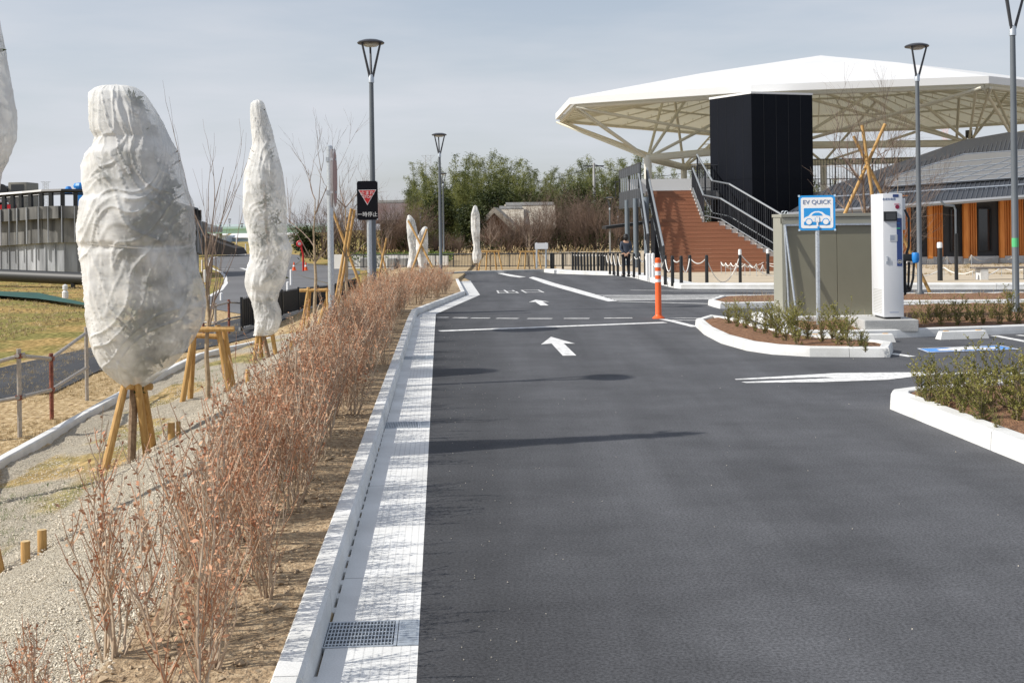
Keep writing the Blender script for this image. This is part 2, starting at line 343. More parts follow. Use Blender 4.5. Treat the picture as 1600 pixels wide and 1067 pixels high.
def asphalt_mat():
    m = mat('asphalt', (.08, .081, .086), .82, bump=.15, bs=150, bd=.006, spec=.3); n = m.node_tree; l = n.links.new; b = n.nodes['Principled BSDF']
    g = n.nodes.new('ShaderNodeNewGeometry').outputs['Position']
    def nz_(sc, det, st, r0, r1, o0, o1, rot=0, rough=.6):
        q = n.nodes.new('ShaderNodeMapping'); q.inputs['Scale'].default_value = st; q.inputs['Rotation'].default_value = (0, 0, rot); l(g, q.inputs[0])
        t = n.nodes.new('ShaderNodeTexNoise'); t.inputs['Scale'].default_value = sc; t.inputs['Detail'].default_value = det; t.inputs['Roughness'].default_value = rough; l(q.outputs[0], t.inputs['Vector'])
        r = n.nodes.new('ShaderNodeMapRange'); r.inputs['From Min'].default_value = r0; r.inputs['From Max'].default_value = r1; r.inputs['To Min'].default_value = o0; r.inputs['To Max'].default_value = o1; l(t.outputs['Fac'], r.inputs['Value']); return r.outputs[0]
    def mul(a, c):
        q = n.nodes.new('ShaderNodeMath'); q.operation = 'MULTIPLY'; l(a, q.inputs[0]); l(c, q.inputs[1]); return q.outputs[0]
    v = mul(nz_(1.0, 5, (1.3, .1, 1), .3, .7, .76, 1.26, -.06), nz_(.9, 12, (1, 1.6, 1), .32, .68, .8, 1.22, .2, .72))   # wheel worn bands, cloudy wear
    v = mul(v, nz_(70, 3, (1, 1, 1), .36, .62, .62, 1.22)); v = mul(v, nz_(260, 2, (1, 1, 1), .3, .7, .7, 1.3))            # stone grain
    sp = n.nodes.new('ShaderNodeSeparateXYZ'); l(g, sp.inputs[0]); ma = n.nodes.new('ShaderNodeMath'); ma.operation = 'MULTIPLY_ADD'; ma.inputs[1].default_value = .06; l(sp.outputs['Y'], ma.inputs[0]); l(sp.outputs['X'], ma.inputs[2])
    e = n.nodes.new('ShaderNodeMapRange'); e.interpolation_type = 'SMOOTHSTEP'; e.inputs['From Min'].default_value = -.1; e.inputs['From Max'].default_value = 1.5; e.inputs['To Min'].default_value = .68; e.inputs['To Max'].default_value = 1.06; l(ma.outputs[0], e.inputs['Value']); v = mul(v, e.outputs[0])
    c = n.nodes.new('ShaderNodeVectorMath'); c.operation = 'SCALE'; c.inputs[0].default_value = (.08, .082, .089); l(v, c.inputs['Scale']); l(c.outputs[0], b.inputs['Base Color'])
    return m
M['asphalt'] = asphalt_mat()
R_ = AE[1:]
road_pts = [AE[0]] + R_ + [flat(735, 427), flat(850, 424), (9, 52.5), (60, 52.5), (60, -6)]
sheet('road', road_pts, 0, 'asphalt')
# ---- gutter slabs, slots, grates
RD = Vector((-.06, 1, 0)).normalized(); RN = Vector((1, .06, 0)).normalized(); AL = atan2(.06, 1)
def rp_(al, off, z=0): return RD * al + RN * off + Vector((0, 0, z))      # along the road line, offset to the right
GR = [(4.72, 5.03), (9.8, 10.12), (14.85, 15.2)]
def gutter():
    mg = mat('gutter_concrete', (.6, .6, .585), .85, c2=(.76, .765, .755), vs=2.2, detail=9, fine=.1, fs=160, coord='obj')
    n = mg.node_tree; l = n.links.new; b = n.nodes['Principled BSDF']; src = b.inputs['Base Color'].links[0].from_socket
    t = n.nodes.new('ShaderNodeTexCoord'); sp = n.nodes.new('ShaderNodeSeparateXYZ'); l(t.outputs['Object'], sp.inputs[0])
    def math_(op, a, c=None, cl=False):
        q = n.nodes.new('ShaderNodeMath'); q.operation = op; q.use_clamp = cl
        for i, v in enumerate((a, c)):
            if v is None: continue
            if isinstance(v, (int, float)): q.inputs[i].default_value = v
            else: l(v, q.inputs[i])
        return q.outputs[0]
    fx = math_('FRACT', math_('MULTIPLY', sp.outputs['X'], 1 / .036)); fy = math_('FRACT', math_('MULTIPLY', sp.outputs['Y'], 1 / .016))
    lx = math_('LESS_THAN', fx, .16); ly = math_('GREATER_THAN', fy, .4); d = math_('MULTIPLY', lx, ly)
    inr = math_('GREATER_THAN', sp.outputs['X'], .135); d = math_('MULTIPLY', d, inr)
    jn = math_('LESS_THAN', math_('FRACT', math_('MULTIPLY', math_('ADD', sp.outputs['Y'], .35), 1 / 2.0)), .004); d2 = math_('MAXIMUM', math_('MULTIPLY', d, .42), math_('MULTIPLY', jn, .7))
    mx_ = n.nodes.new('ShaderNodeMix'); mx_.data_type = 'RGBA'; mx_.inputs['B'].default_value = (.2, .2, .2, 1); l(d2, mx_.inputs['Factor']); l(src, mx_.inputs['A']); l(mx_.outputs['Result'], b.inputs['Base Color'])
    o0 = rp_(0, -.5)
    def slab(mb, a0, a1, x0=.028, x1=.394):
        mb.add([(x0, a0, 0), (x1, a0, .0), (x1, a1, .0), (x0, a1, 0), (x0, a0, -.12), (x1, a0, -.12), (x1, a1, -.12), (x0, a1, -.12)],
               [(0, 1, 2, 3), (4, 5, 1, 0), (3, 2, 6, 7), (0, 3, 7, 4), (1, 5, 6, 2)])
    mb = MB(); a = -6
    for g0, g1 in GR + [(21.7, 21.7)]: 
        slab(mb, a, g0); a = g1
    y = -6
    while y < 21.6:      # little bridges across the drain slot
        if not any(g0 - .15 < y < g1 + .1 for g0, g1 in GR): mb.box((.014, y, -.012), (.028, .07, .02))
        y += .2
    g = mb.build('gutter', [mg], kind='structure'); g.location = o0; g.rotation_euler = (0, 0, AL)
    mb = MB(); mb.box((.2, 8, -.13), (.42, 28, .01)); ob = mb.build('gutter_bed', ['darkhole'], kind='structure'); ob.location = o0; ob.rotation_euler = (0, 0, AL)
    # the far part that swings out round the lay-by
    q = []
    inner = [Vector((*p, 0)) for p in KF[2:]]; outer = [Vector((*flat(680.5, 500), 0)), Vector((*flat(750, 461), 0)), Vector((*flat(735, 439), 0))]
    i0 = Vector((*KF[2], 0)) ; st = rp_(21.7, -.472); se = rp_(21.7, -.106)
    pts = [st, *[p + Vector((.03, 0, 0)) for p in inner], outer[2], outer[1], Vector((*flat(681, 491), 0)), se]
    sheet('gutter_bend', [(p.x, p.y) for p in pts], .004, mat('bend_concrete', (.6, .605, .6), .85, var=.06, vs=6, fine=.1, fs=120))
    labs = ['steel drain grate nearest the camera, set in the white gutter', 'steel drain grate in the gutter beside the long road shadow', 'narrow far drain grate in the gutter, third from the camera']
    for i, (g0, g1) in enumerate(GR):
        t_ = thing('drain_grate', o0 + RD * ((g0 + g1) / 2), labs[i], 'drain grate', 'drain grates in the gutter', AL)
        w = g1 - g0; fr = MB()
        for x in (.012, .30): fr.box((x, 0, -.008), (.012, w - .012, .022))
        for y in (-1, 1): fr.box((.156, y * (w / 2 - .008), -.008), (.276, .012, .022))
        fr.build('frame', ['galv'], t_)
        gb = MB()
        for k in range(20): gb.box((.024 + k * .0138, 0, -.006), (.0038, w - .03, .02))
        for k in range(1, 7): gb.box((.156, -w / 2 + w * k / 7, -.007), (.27, .011, .016))
        gb.build('bars', ['galv'], t_)
        pt = MB(); pt.box((.351, 0, -.004), (.084, w - .008, .012))
        for k in range(12): pt.box((.351, -w / 2 + w * (k + .5) / 12, .003), (.07, .006, .004))
        pt.build('cover_plate', ['galv'], t_)
gutter()

def kerb(name, pts, w, h, sgn, m='conc', blk=1.0, zf=None, closed=False, label=None, low=.012):
    """blocks along the face foot line; sgn=+1 puts the body on the left of travel"""
    zf = zf or (lambda x, y: dip(y)); P2 = [Vector((p[0], p[1], 0)) for p in pts]
    if closed: P2.append(P2[0])
    mb = MB((P2[0].x, P2[0].y, zf(P2[0].x, P2[0].y)))
    nr = []
    for i in range(len(P2)):
        ts = []
        if i > 0 or closed: ts.append((P2[i] - P2[i - 1 if i > 0 else -2]).normalized())
        if i < len(P2) - 1 or closed: ts.append((P2[(i + 1) if i < len(P2) - 1 else 1] - P2[i]).normalized())
        ns = [Vector((-t.y, t.x, 0)) * sgn for t in ts]; a = sum(ns, Vector()).normalized(); nr.append(a / max(.4, a.dot(ns[0])))
    prof = [(0, -.05), (.006, h * .4), (low, h - .015), (low + .015, h), (w - .008, h), (w, h - .008), (w, -.05)]
    for i in range(len(P2) - 1):
        Ln = (P2[i + 1] - P2[i]).length; n = max(1, round(Ln / blk)); g = .0035 / Ln
        for k in range(n):
            t0, t1 = k / n + (g if k else 0), (k + 1) / n - (g if k < n - 1 else 0); ring = []
            for t in (t0, t1):
                p = P2[i].lerp(P2[i + 1], t); q = nr[i].lerp(nr[i + 1], t); z = zf(p.x, p.y)
                ring.append([(p.x + q.x * a, p.y + q.y * a, z + b) for a, b in prof])
            N = len(prof); mb.add(ring[0] + ring[1], [(j, j + 1, N + j + 1, N + j) for j in range(N - 1)] + [tuple(range(N)), tuple(range(2 * N - 1, N - 1, -1))])
    return mb.build(name, [m], kind='structure')
HK = .105
kerb('kerb', KF, .117, HK, 1)
kerb('low_kerb', [(p.x, p.y) for p in LKw], .13, .1, 1, zf=lambda x, y: -1.0, blk=2)
# ---- far end kerb of the road and dry verge behind
FE = fp([(700, 431), (735, 428.5), (850, 425.5), (866, 427.5), (965, 430.5), (989, 434), (1052, 450), (1064, 451.5), (1207, 452), (1420, 452.5), (1700, 452)])
kerb('far_kerb', FE[:3], .16, .14, 1, 'conc2', blk=2)
kerb('plaza_kerb', FE[2:], .62, .15, 1, 'conc', blk=2)
# sand coloured plaza
pz = FE[3:] + [(60, 49), (60, 95), (2, 95)] + [flat(870, 421)]
sheet('plaza', pz, .09, 'plaza')
# ---------------- planting islands
def island(name, pxs, soil, hz=.12, kw=.13, back=None):
    pts = fp(pxs); kerb(name + '_kerb', pts, kw, hz, 1, closed=True, blk=.6)
    # soil just inside the kerb
    c = sum((Vector(p) for p in pts), Vector((0, 0))) / len(pts); ins = []
    for i, p in enumerate(pts):
        a, b, d = Vector(pts[i - 1]), Vector(p), Vector(pts[(i + 1) % len(pts)]); t1 = (b - a).normalized(); t2 = (d - b).normalized()
        n = (Vector((-t1.y, t1.x)) + Vector((-t2.y, t2.x))).normalized(); k = 1 / max(.4, n.dot(Vector((-t1.y, t1.x)))); ins.append(b + n * k * (kw - .02))
    bm = bmesh.new(); bm.faces.new([bm.verts.new((p.x, p.y, 0)) for p in ins]); bmesh.ops.triangulate(bm, faces=bm.faces[:])
    for _ in range(4 if hz else 0):
        bmesh.ops.subdivide_edges(bm, edges=[e for e in bm.edges if e.calc_length() > .25], cuts=1, use_grid_fill=False); bmesh.ops.triangulate(bm, faces=bm.faces[:])
    for v in bm.verts:
        edge = len([e for e in v.link_edges if e.is_boundary]) > 0
        v.co.z = dip(v.co.y) + hz - .035 + (0 if edge else .03 + .035 * noise.noise(v.co * 2.5) + .018 * noise.noise(v.co * 11))
    me = bpy.data.meshes.new(name); bm.to_mesh(me); bm.free(); me.materials.append(M[soil]); o = bpy.data.objects.new(name, me); COL.objects.link(o); o['kind'] = 'structure'
    for p in me.polygons: p.use_smooth = True
    return pts
ISL1 = [(1086, 510), (1100, 523), (1126, 536.5), (1166, 548), (1208, 554), (1265, 557.5), (1391, 558.5), (1396, 549), (1352, 541.5), (1262, 536.5), (1205, 524), (1150, 508), (1110, 502.5)]
island('planting_soil', ISL1, 'soilred')
ISL4 = [(1390, 639), (1430, 655), (1500, 684), (1600, 725), (1780, 792), (1790, 610), (1600, 613), (1500, 622), (1425, 628.5), (1393, 633)]
island('corner_soil', ISL4, 'soilred', hz=.145, kw=.16)
ISL2 = [(1246, 530), (1330, 530), (1402, 528), (1600, 521), (1800, 514), (1800, 480), (1600, 481), (1416, 484), (1200, 498), (1212, 514)]
island('charger_soil', ISL2, 'soilred', hz=.12)
ISL3 = [(1106, 477), (1125, 482.5), (1208, 481), (1420, 479), (1800, 476), (1800, 463), (1500, 465), (1208, 468), (1125, 470)]
island('far_soil', ISL3, 'soilred', hz=.12)
# ---------------- painted markings (one sheet each, 4 mm above the road)
def line(name, a, b, w, dz=.004):
    a = Vector(flat(*a)); b = Vector(flat(*b)); t = (b - a).normalized(); n = Vector((-t.y, t.x)) * w / 2
    return sheet(name, [a - n, b - n, b + n, a + n], dz, 'mark')
def poly_mark(name, px, dz=.004): return sheet(name, fp(px), dz, 'mark')
line('stop_line', (686.5, 517.5), (1040, 504), .2)
for a, b in [((682, 496.2), (700, 496.4)), ((708, 496.6), (731, 496.9)), ((736, 497.2), (765, 497.4)), ((776, 497.6), (810, 497.9)), ((824, 498), (863, 498)), ((881, 497.8), (921, 497.8)), ((944, 497.4), (988, 497))]:
    line('dashed_line', a, b, .15)
line('thin_line', (1020, 497), (1200, 497.5), .1)
def arrow(name, tip, tail, wpx):
    a = Vector(flat(*tip)); b = Vector(flat(*tail)); t = (a - b).normalized(); n = Vector((-t.y, t.x)); L_ = (a - b).length; w = wpx; hl = L_ * .42
    p = [a, a - t * hl + n * w, a - t * hl * .93 + n * w * .36, b + n * w * .36, b - n * w * .36, a - t * hl * .93 - n * w * .36, a - t * hl - n * w]
    sheet(name, p, .004, 'mark')
arrow('arrow_marking', (861, 526.5), (890, 556), .235); arrow('arrow_marking', (837, 468.5), (851, 477.5), .24)
poly_mark('lane_line', [(833, 432.5), (846, 436), (868, 443), (900, 451.5), (928, 459.5), (965, 470.5), (950, 471.2), (912, 461), (880, 452), (850, 443), (826, 434)])
poly_mark('lane_line_far', [(775, 426.8), (783, 426.4), (822, 432.6), (812, 433.8), (790, 430.5)])
line('hatch_border', (928, 461.2), (1215, 461.0), .15)
line('hatch_border', (965, 471.2), (1300, 480), .15, .0055)
for k, (y0, y1, xa, xb) in enumerate([(463.3, 462.2, 942, 1130), (465.5, 463.8, 950, 1200), (467.4, 465.6, 956, 1190), (469.3, 467.2, 961, 1160)]):
    line('hatch_line', (xa, y0), (xb, y1), .27, .007)
line('bay_line', (985, 453.6), (1300, 456.2), .15)
line('bay_edge', (1035, 499), (1086, 511), .14, .0055)
line('bay_edge', (1050, 500.5), (1128, 501.2), .1)
poly_mark('turn_arrow', [(1148, 592.6), (1306, 583.2), (1430, 582), (1540, 582.8), (1640, 583), (1640, 584.6), (1500, 584.6), (1450, 586), (1388, 593.6), (1290, 597.2), (1166, 598.6), (1158, 597.2), (1304, 590.8), (1290, 589.6), (1150, 593.8)])
line('bay_line', (1392, 552.5), (1425, 557.5), .12)
line('bay_line', (1553, 524.5), (1640, 541), .12); line('bay_line', (1590, 524), (1640, 528), .12)
# text painted on the lane
o0 = Vector((*flat(812, 456), 0)); mb = MB()
mb.text('出口', .6, (0, 0, 0), nrm=Matrix.Rotation(atan2(-.0, 1), 3, 'Z') @ Matrix.Diagonal((1.2, 4.2, 1)), depth=0)
zz = [v for v in mb.v]
ob = mb.build('lane_lettering', ['mark'], kind='structure')
rx = atan2(dip(o0.y + 1) - dip(o0.y - 1), 2)
ob.location = (o0.x, o0.y, dip(o0.y) + .006); ob.rotation_euler = (rx, 0, AL)
# blue charging bay panel
bl = fp([(1433, 545.2), (1450, 551.3), (1593, 546.4), (1561, 540)])
sheet('blue_bay_marking', bl, .004, mat('bay_blue_paint', (.1, .3, .7), .6, var=.15, vs=6))
c_ = sum((Vector(p) for p in bl), Vector((0, 0))) / 4
def inset(l, k): return [Vector(p) * k + c_ * (1 - k) for p in l]
A_, B_, C_, D_ = [Vector(p) for p in bl]
def uv(u, v): return (A_.lerp(D_, u)).lerp(B_.lerp(C_, u), v)
sheet('bay_pictogram', [uv(.18, .35), uv(.3, .3), uv(.4, .12), uv(.62, .1), uv(.72, .3), uv(.85, .42), uv(.85, .72), uv(.7, .72), uv(.66, .88), uv(.58, .72), uv(.42, .74), uv(.36, .9), uv(.28, .75), uv(.16, .74)], .008, 'mark')
for a, b in ((0, 1), (1, 0)):
    pass
for k, (p, q, r, s_) in enumerate([(uv(0, 0), uv(1, 0), uv(1, .06), uv(0, .06)), (uv(0, .94), uv(1, .94), uv(1, 1), uv(0, 1)), (uv(0, .06), uv(.02, .06), uv(.02, .94), uv(0, .94)), (uv(.98, .06), uv(1, .06), uv(1, .94), uv(.98, .94))]):
    sheet('bay_border', [p, q, r, s_], .008, 'mark')
# lower footpath on the left, grass, green net
sheet('footpath', [PZ(a, b, -1)[:2] for a, b in [(-160, 650), (0, 624), (83, 615), (154, 581), (300, 549), (396, 528), (455, 511), (455, 495), (380, 497), (300, 515), (220, 527), (134, 546), (0, 576), (-160, 604)]], .02, 'asphalt', cuts=(), zf=lambda x, y: -1.0)
lowroad = mat('old_asphalt', (.13, .13, .135), .85, var=.1, vs=.3, fine=.1, fs=40)
sheet('lower_road', [PZ(a, b, -1)[:2] for a, b in [(300, 478), (345, 455), (352, 435), (340, 418), (318, 408), (330, 400.5), (372, 397.5), (440, 396.5), (470, 399), (470, 408), (452, 420), (470, 432), (520, 446), (560, 462), (480, 500), (380, 492)]], .02, lowroad, cuts=(), zf=lambda x, y: -1.0)
sheet('side_road', [PZ(a, b, -1)[:2] for a, b in [(452, 420.5), (470, 409), (482, 412), (520, 416), (562, 424), (566, 448), (545, 455), (520, 445), (470, 431.5)]], .016, lowroad, cuts=(), zf=lambda x, y: -1.0)
def lowline(px, w):
    pts = [PZ(a, b, -.98) for a, b in px]
    L1, L2 = [], []
    for i, p in enumerate(pts):
        t = (pts[min(i + 1, len(pts) - 1)] - pts[max(0, i - 1)]).normalized(); n_ = Vector((-t.y, t.x, 0)) * w / 2; L1.append((p + n_)[:2]); L2.append((p - n_)[:2])
    sheet('lower_road_line', L1 + L2[::-1], .024, 'mark', cuts=(), zf=lambda x, y: -1.0)
lowline([(327, 463), (345, 453), (353, 443), (352, 432), (345, 425), (332, 420), (326, 414), (330, 404), (345, 399.5)], .18)
lowline([(340, 420.5), (366, 420.5)], .15); lowline([(377, 419), (389, 423)], .25)
# ================================================================ STREET FURNITURE
def G3(x, y): return Vector((x, y, zg(x, y)))
def lamp(loc, top, label, group='park lamps with disc heads'):
    t = thing('street_lamp', loc, label, 'street lamp', group); h = top; s = .265
    b = MB(); b.lathe((0, 0, 0), [(.09, 0), (.09, .05), (.055, .1), (.052, h * .5), (.042, h - .74)], 16); b.build('pole', ['pole'], t, True)
    b = MB(); b.lathe((0, 0, 0), [(.056, h - .84), (.056, h - .70), (.045, h - .68)], 16); b.build('collar', ['galv'], t, True)
    b = MB()
    for k in range(3):
        a = radians(100) + k * 2 * pi / 3
        b.tube([(.02 * cos(a), .02 * sin(a), h - .78), (.21 * cos(a), .21 * sin(a), h - .06)], [.026, .02], 8)
    b.build('arms', ['lamphead'], t, True)
    b = MB(); b.lathe((0, 0, 0), [(.12, h - .115), (s - .01, h - .085), (s, h - .065), (s * .9, h - .04), (s * .55, h - .01), (0, h)], 32); b.build('head', ['lamphead'], t, True)
    b = MB(); b.lathe((0, 0, 0), [(0, h - .145), (.12, h - .135), (.17, h - .1)], 24); b.build('diffuser', ['diffuser'], t, True)
    return t
def topz(px, py, Y): return Q(px, py, Y).z
def lampat(px, Y, toppy, label, basez=None):
    p = Q(px, 353, Y); z = zg(p.x, Y) if basez is None else basez
    return lamp((p.x, Y, z), topz(px, toppy, Y) - z, label)
lampat(583, 23.2, 62, 'tall grey lamp with disc head standing in the bare hedge behind the stop sign')
lampat(688, 41.6, 208, 'grey disc-head lamp in front of the bamboo at the end of the hedge')
lampat(1436, 26.4, 68, 'grey disc-head lamp behind the white charger beside the staked tree', dip(26.4) + .1)
lampat(1586, 19.6, -24, 'grey lamp post at the right edge with a green tape mark', .1)
lampat(693, 77, 270, 'distant dark lamp just behind the pole of the lamp at the hedge end', -.5)
lampat(657, 98, 325, 'distant lamp above the crossed wrapped trees by the bamboo', -.5)
lampat(953, 78, 308, 'distant lamp left of the dark stair columns', -.5)
lampat(966, 92, 323, 'small distant lamp nearest the dark shelter roof', -.5)
lamp((-5.35, 11.4, -1.0), 6.35, 'grey disc-head lamp just outside the left edge whose shadow falls across the road')
b = MB(Q(1586, 382, 19.6)); b.tube([Q(1586.2, 372, 19.6), Q(1586.4, 386, 19.6)], .0555, 14); b.build('tape', [mat('green_tape', (.1, .5, .2), .6)], None, label='green tape wrapped round the right edge lamp post', cat='tape')
for ox, px, lb in ((1, 1575, 'small grey junction box at the foot of the right lamp post'),):
    c = Q(1579, 466, 19.4); t = thing('junction_box', c, lb, 'junction box')
    b = MB(); b.bbox((0, 0, 0), (.1, .08, .11), .008); b.build('case', ['galv'], t)
    b = MB(); b.tube([(-.03, 0, -.05), (-.03, 0, c.z * -1 + .1)], .012, 8); b.build('conduit', ['galv'], t)
# ---- stop sign
base = P(575, 485); base = G3(Q(577, 400, 22.3).x, 22.3)
t = thing('stop_sign', base, 'black and red stop sign on galvanised post in the bare hedge', 'stop sign')
Y = 22.3; zt, zb = topz(574, 283, Y), topz(574, 344, Y); w = 32.5 / F * Y; cxs = Q(574, 310, Y).x - base.x
b = MB(); b.lathe((0, .05, 0), [(.045, 0), (.045, zt - base.z - .1), (0, zt - base.z - .09)], 14); b.build('post', ['galv'], t, True)
def rrect(w, h, r, n=5):
    o = []
    for sx_, sy_, a0 in ((1, 1, 0), (-1, 1, 90), (-1, -1, 180), (1, -1, 270)):
        for k in range(n + 1):
            a = radians(a0 + 90 * k / n); o.append((sx_ * (w / 2 - r) + r * cos(a), sy_ * (h / 2 - r) + r * sin(a)))
    return o
cz = (zt + zb) / 2 - base.z; hh = zt - zb
b = MB(); b.prism([(cxs + x, 0, cz + z) for x, z in rrect(w, hh, .04)], (0, .012, 0)); b.build('panel', [mat('sign_black_sheet', (.006, .006, .01), .75, spec=.15)], t)
b = MB(); k = .155
def tri(r, y): zc = cz + .1; return [(cxs - r * .9, y, zc + r * .53), (cxs, y, zc - r), (cxs + r * .9, y, zc + r * .53)]
b.prism(tri(.185, -.002), (0, .0015, 0), 1); b.prism(tri(.168, -.004), (0, .0015, 0), 0); b.build('triangle', ['red', 'white'], t)
b = MB(); b.text('止まれ', .086, (cxs, -.008, cz + .135), depth=.001); b.text('STOP', .066, (cxs, -.008, cz + .065), depth=.001); b.text('一時停止', .1, (cxs, -.006, cz - hh / 2 + .1), sx=.95, depth=.001)
b.build('lettering', ['white'], t)
b = MB()
for sx_ in (-1, 1):
    for sz in (-1, 1): b.box((cxs + sx_ * (w / 2 - .01), -.006, cz + sz * (hh / 2 - .012)), (.02, .006, .02))
b.build('corner_clips', ['galv'], t)
# ---- round sign seen edge-on
Y = 18.2; base = G3(Q(518, 480, Y).x, Y); t = thing('round_sign', base, 'galvanised post carrying a round road sign seen edge-on beside the hedge', 'road sign')
tz = topz(517, 229, Y) - base.z
b = MB(); b.lathe((0, 0, -.1), [(.048, 0), (.048, tz + .1), (.03, tz + .115), (0, tz + .12)], 16); b.build('post', ['galv'], t, True)
zc = (topz(520, 278, Y)) - base.z; R = 46 / F * Y
ax = Matrix.Rotation(radians(4), 3, 'Z') @ Matrix.Rotation(pi / 2, 3, 'Y')
b = MB(); b.lathe((.075, .0, zc), [(R - .01, -.004), (R, 0), (R - .01, .006)], 40, 0, ax); b.lathe((.075, 0, zc), [(R - .05, .0065), (0, .0066)], 40, 1, ax)
b.build('disc', [mat('sign_back', (.42, .36, .35), .45, .3), mat('faded_red', (.36, .2, .18), .5)], t, True)
b = MB()
for dz in (-.22, .28): b.box((.03, 0, zc + dz), (.13, .09, .035)); b.box((-.03, -.03, zc + dz), (.04, .04, .07))
b.build('brackets', ['galv'], t)
# ---- EV QUICK sign
base = flat(1278, 511, .09); base = Vector((Q(1278, 450, base[1]).x, base[1], .09)); Y = base.y
t = thing('charging_sign', base, 'blue EV QUICK charging sign on galvanised post in the planted island', 'parking sign', rz=-radians(17))
zt, zb = topz(1277, 305.5, Y) - base.z, topz(1277, 360, Y) - base.z; w = 53 / F * Y / cos(radians(17)); cz = (zt + zb) / 2; hh = zt - zb
b = MB(); b.lathe((0, .035, -.1), [(.031, 0), (.031, zt + .06), (0, zt + .07)], 14); b.build('post', ['galv'], t, True)
b = MB()
b.prism([(x, 0, cz + z) for x, z in rrect(w, hh, .045)], (0, .01, 0)); b.build('panel', ['blue'], t)
b = MB(); b.prism([(x, -.003, cz + z) for x, z in rrect(w * .88, hh * .88, .03)], (0, .003, 0), 0)
u = w / 52.0
b.prism([(x, -.005, cz + z - 5.5 * u) for x, z in rrect(w * .72, 25 * u, .012)], (0, .002, 0), 1)
b.prism([(x * u, -.007, cz + z * u) for x, z in [(-19, -13), (-19, -9), (-17, -6.5), (-12, -4.5), (-8, 0), (-3, 2.2), (3, 2.4), (8, .8), (12, -3), (18, -5), (20, -9), (19, -13)]], (0, .002, 0), 0)
b.prism([(x * u, -.009, cz + z * u) for x, z in [(-8, -4.2), (-5.5, -1), (-2, .4), (3, .4), (6.5, -1.5), (8.2, -4.2)]], (0, .002, 0), 1)
for x in (-11.5, 12.5):
    b.prism([(x * u + 5.2 * u * cos(a / 10 * pi), -.0085, cz - 13 * u + 5.2 * u * sin(a / 10 * pi)) for a in range(20)], (0, .0015, 0), 1)
    b.prism([(x * u + 4 * u * cos(a / 10 * pi), -.0105, cz - 13 * u + 4 * u * sin(a / 10 * pi)) for a in range(20)], (0, .002, 0), 0)
b.box((.5 * u, -.011, cz - 10 * u), (7 * u, .003, 6 * u), 0, 1); b.box((.5 * u, -.013, cz - 10.5 * u), (5.4 * u, .003, 6.5 * u), 0, 0); b.box((-1 * u, -.012, cz - 6 * u), (1 * u, .003, 3 * u), 0, 0); b.box((2 * u, -.012, cz - 6 * u), (1 * u, .003, 3 * u), 0, 0)
b.box((.5 * u, -.013, cz - 16.5 * u), (2.4 * u, .003, 8 * u), 0, 0); b.box((2.2 * u, -.0135, cz - 21.4 * u), (3.4 * u, .003, 3 * u), 0, 1)
b.build('pictogram', ['white', 'blue'], t)
b = MB(); b.text('EV QUICK', .09, (0, -.0075, cz + 15.6 * u), sx=1.0, depth=.001); b.build('lettering', ['text'], t)
b = MB()
for sx_ in (-1, 1):
    for sz in (-1, 1): b.box((sx_ * (w / 2 - .006), .0, cz + sz * (hh / 2 - .006)), (.028, .006, .028))
b.build('corner_clips', [mat('pale_blue_clip', (.45, .6, .75), .5)], t)
# ---- orange delineator
p = flat(1029, 497.5); base = Vector((p[0], p[1], dip(p[1]))); t = thing('delineator_post', base, 'orange flexible delineator post with white bands at the end of the stop line', 'delineator')
hp = topz(1028, 403, base.y) - base.z
b = MB(); b.lathe((0, 0, 0), [(.11, 0), (.11, .012), (.065, .05), (.056, .07), (.05, hp - .02), (.035, hp), (0, hp + .002)], 20); b.build('tube', ['orange'], t, True)
b = MB()
for z in (hp - .13, hp - .27, hp - .41): b.lathe((0, 0, z - .035), [(.0485, 0), (.0525, .002), (.0525, .075), (.0485, .077)], 20)
b.build('reflective_bands', ['reflect'], t, True)
# ---- wheel stops
def wheelstop(a, b_, label):
    pa = Vector((*flat(*a), 0)); pb = Vector((*flat(*b_), 0)); c = (pa + pb) / 2; L_ = (pb - pa).length; rz = atan2((pb - pa).y, (pb - pa).x)
    t = thing('wheel_stop', c, label, 'wheel stop', 'white concrete wheel stops', rz)
    pr = [(0, 0), (.025, .1), (.04, .11), (.11, .11), (.13, .1), (.15, 0)]; m = MB(); n = len(pr); r = []
    for x, ins in ((-L_ / 2, 0), (L_ / 2, 0)):
        r.append([(x - (1 if x > 0 else -1) * z * .35, y, z) for y, z in pr])
    m.add(r[0] + r[1], [(i, i + 1, n + i + 1, n + i) for i in range(n - 1)] + [tuple(range(n)), tuple(range(2 * n - 1, n - 1, -1))]); m.build('block', ['conc'], t)
    m = MB()
    for x in (-L_ / 2 + .12, L_ / 2 - .12): m.box((x, .075, .112), (.07, .035, .006))
    m.build('reflectors', [mat('amber_reflector', (.8, .4, .02), .4)], t)
wheelstop((1262, 536), (1400, 534.6), 'white wheel stop half hidden behind the sign shrubs')
wheelstop((1470, 530.8), (1546, 528.5), 'white wheel stop in front of the blue charging bay, clear of the shrubs')
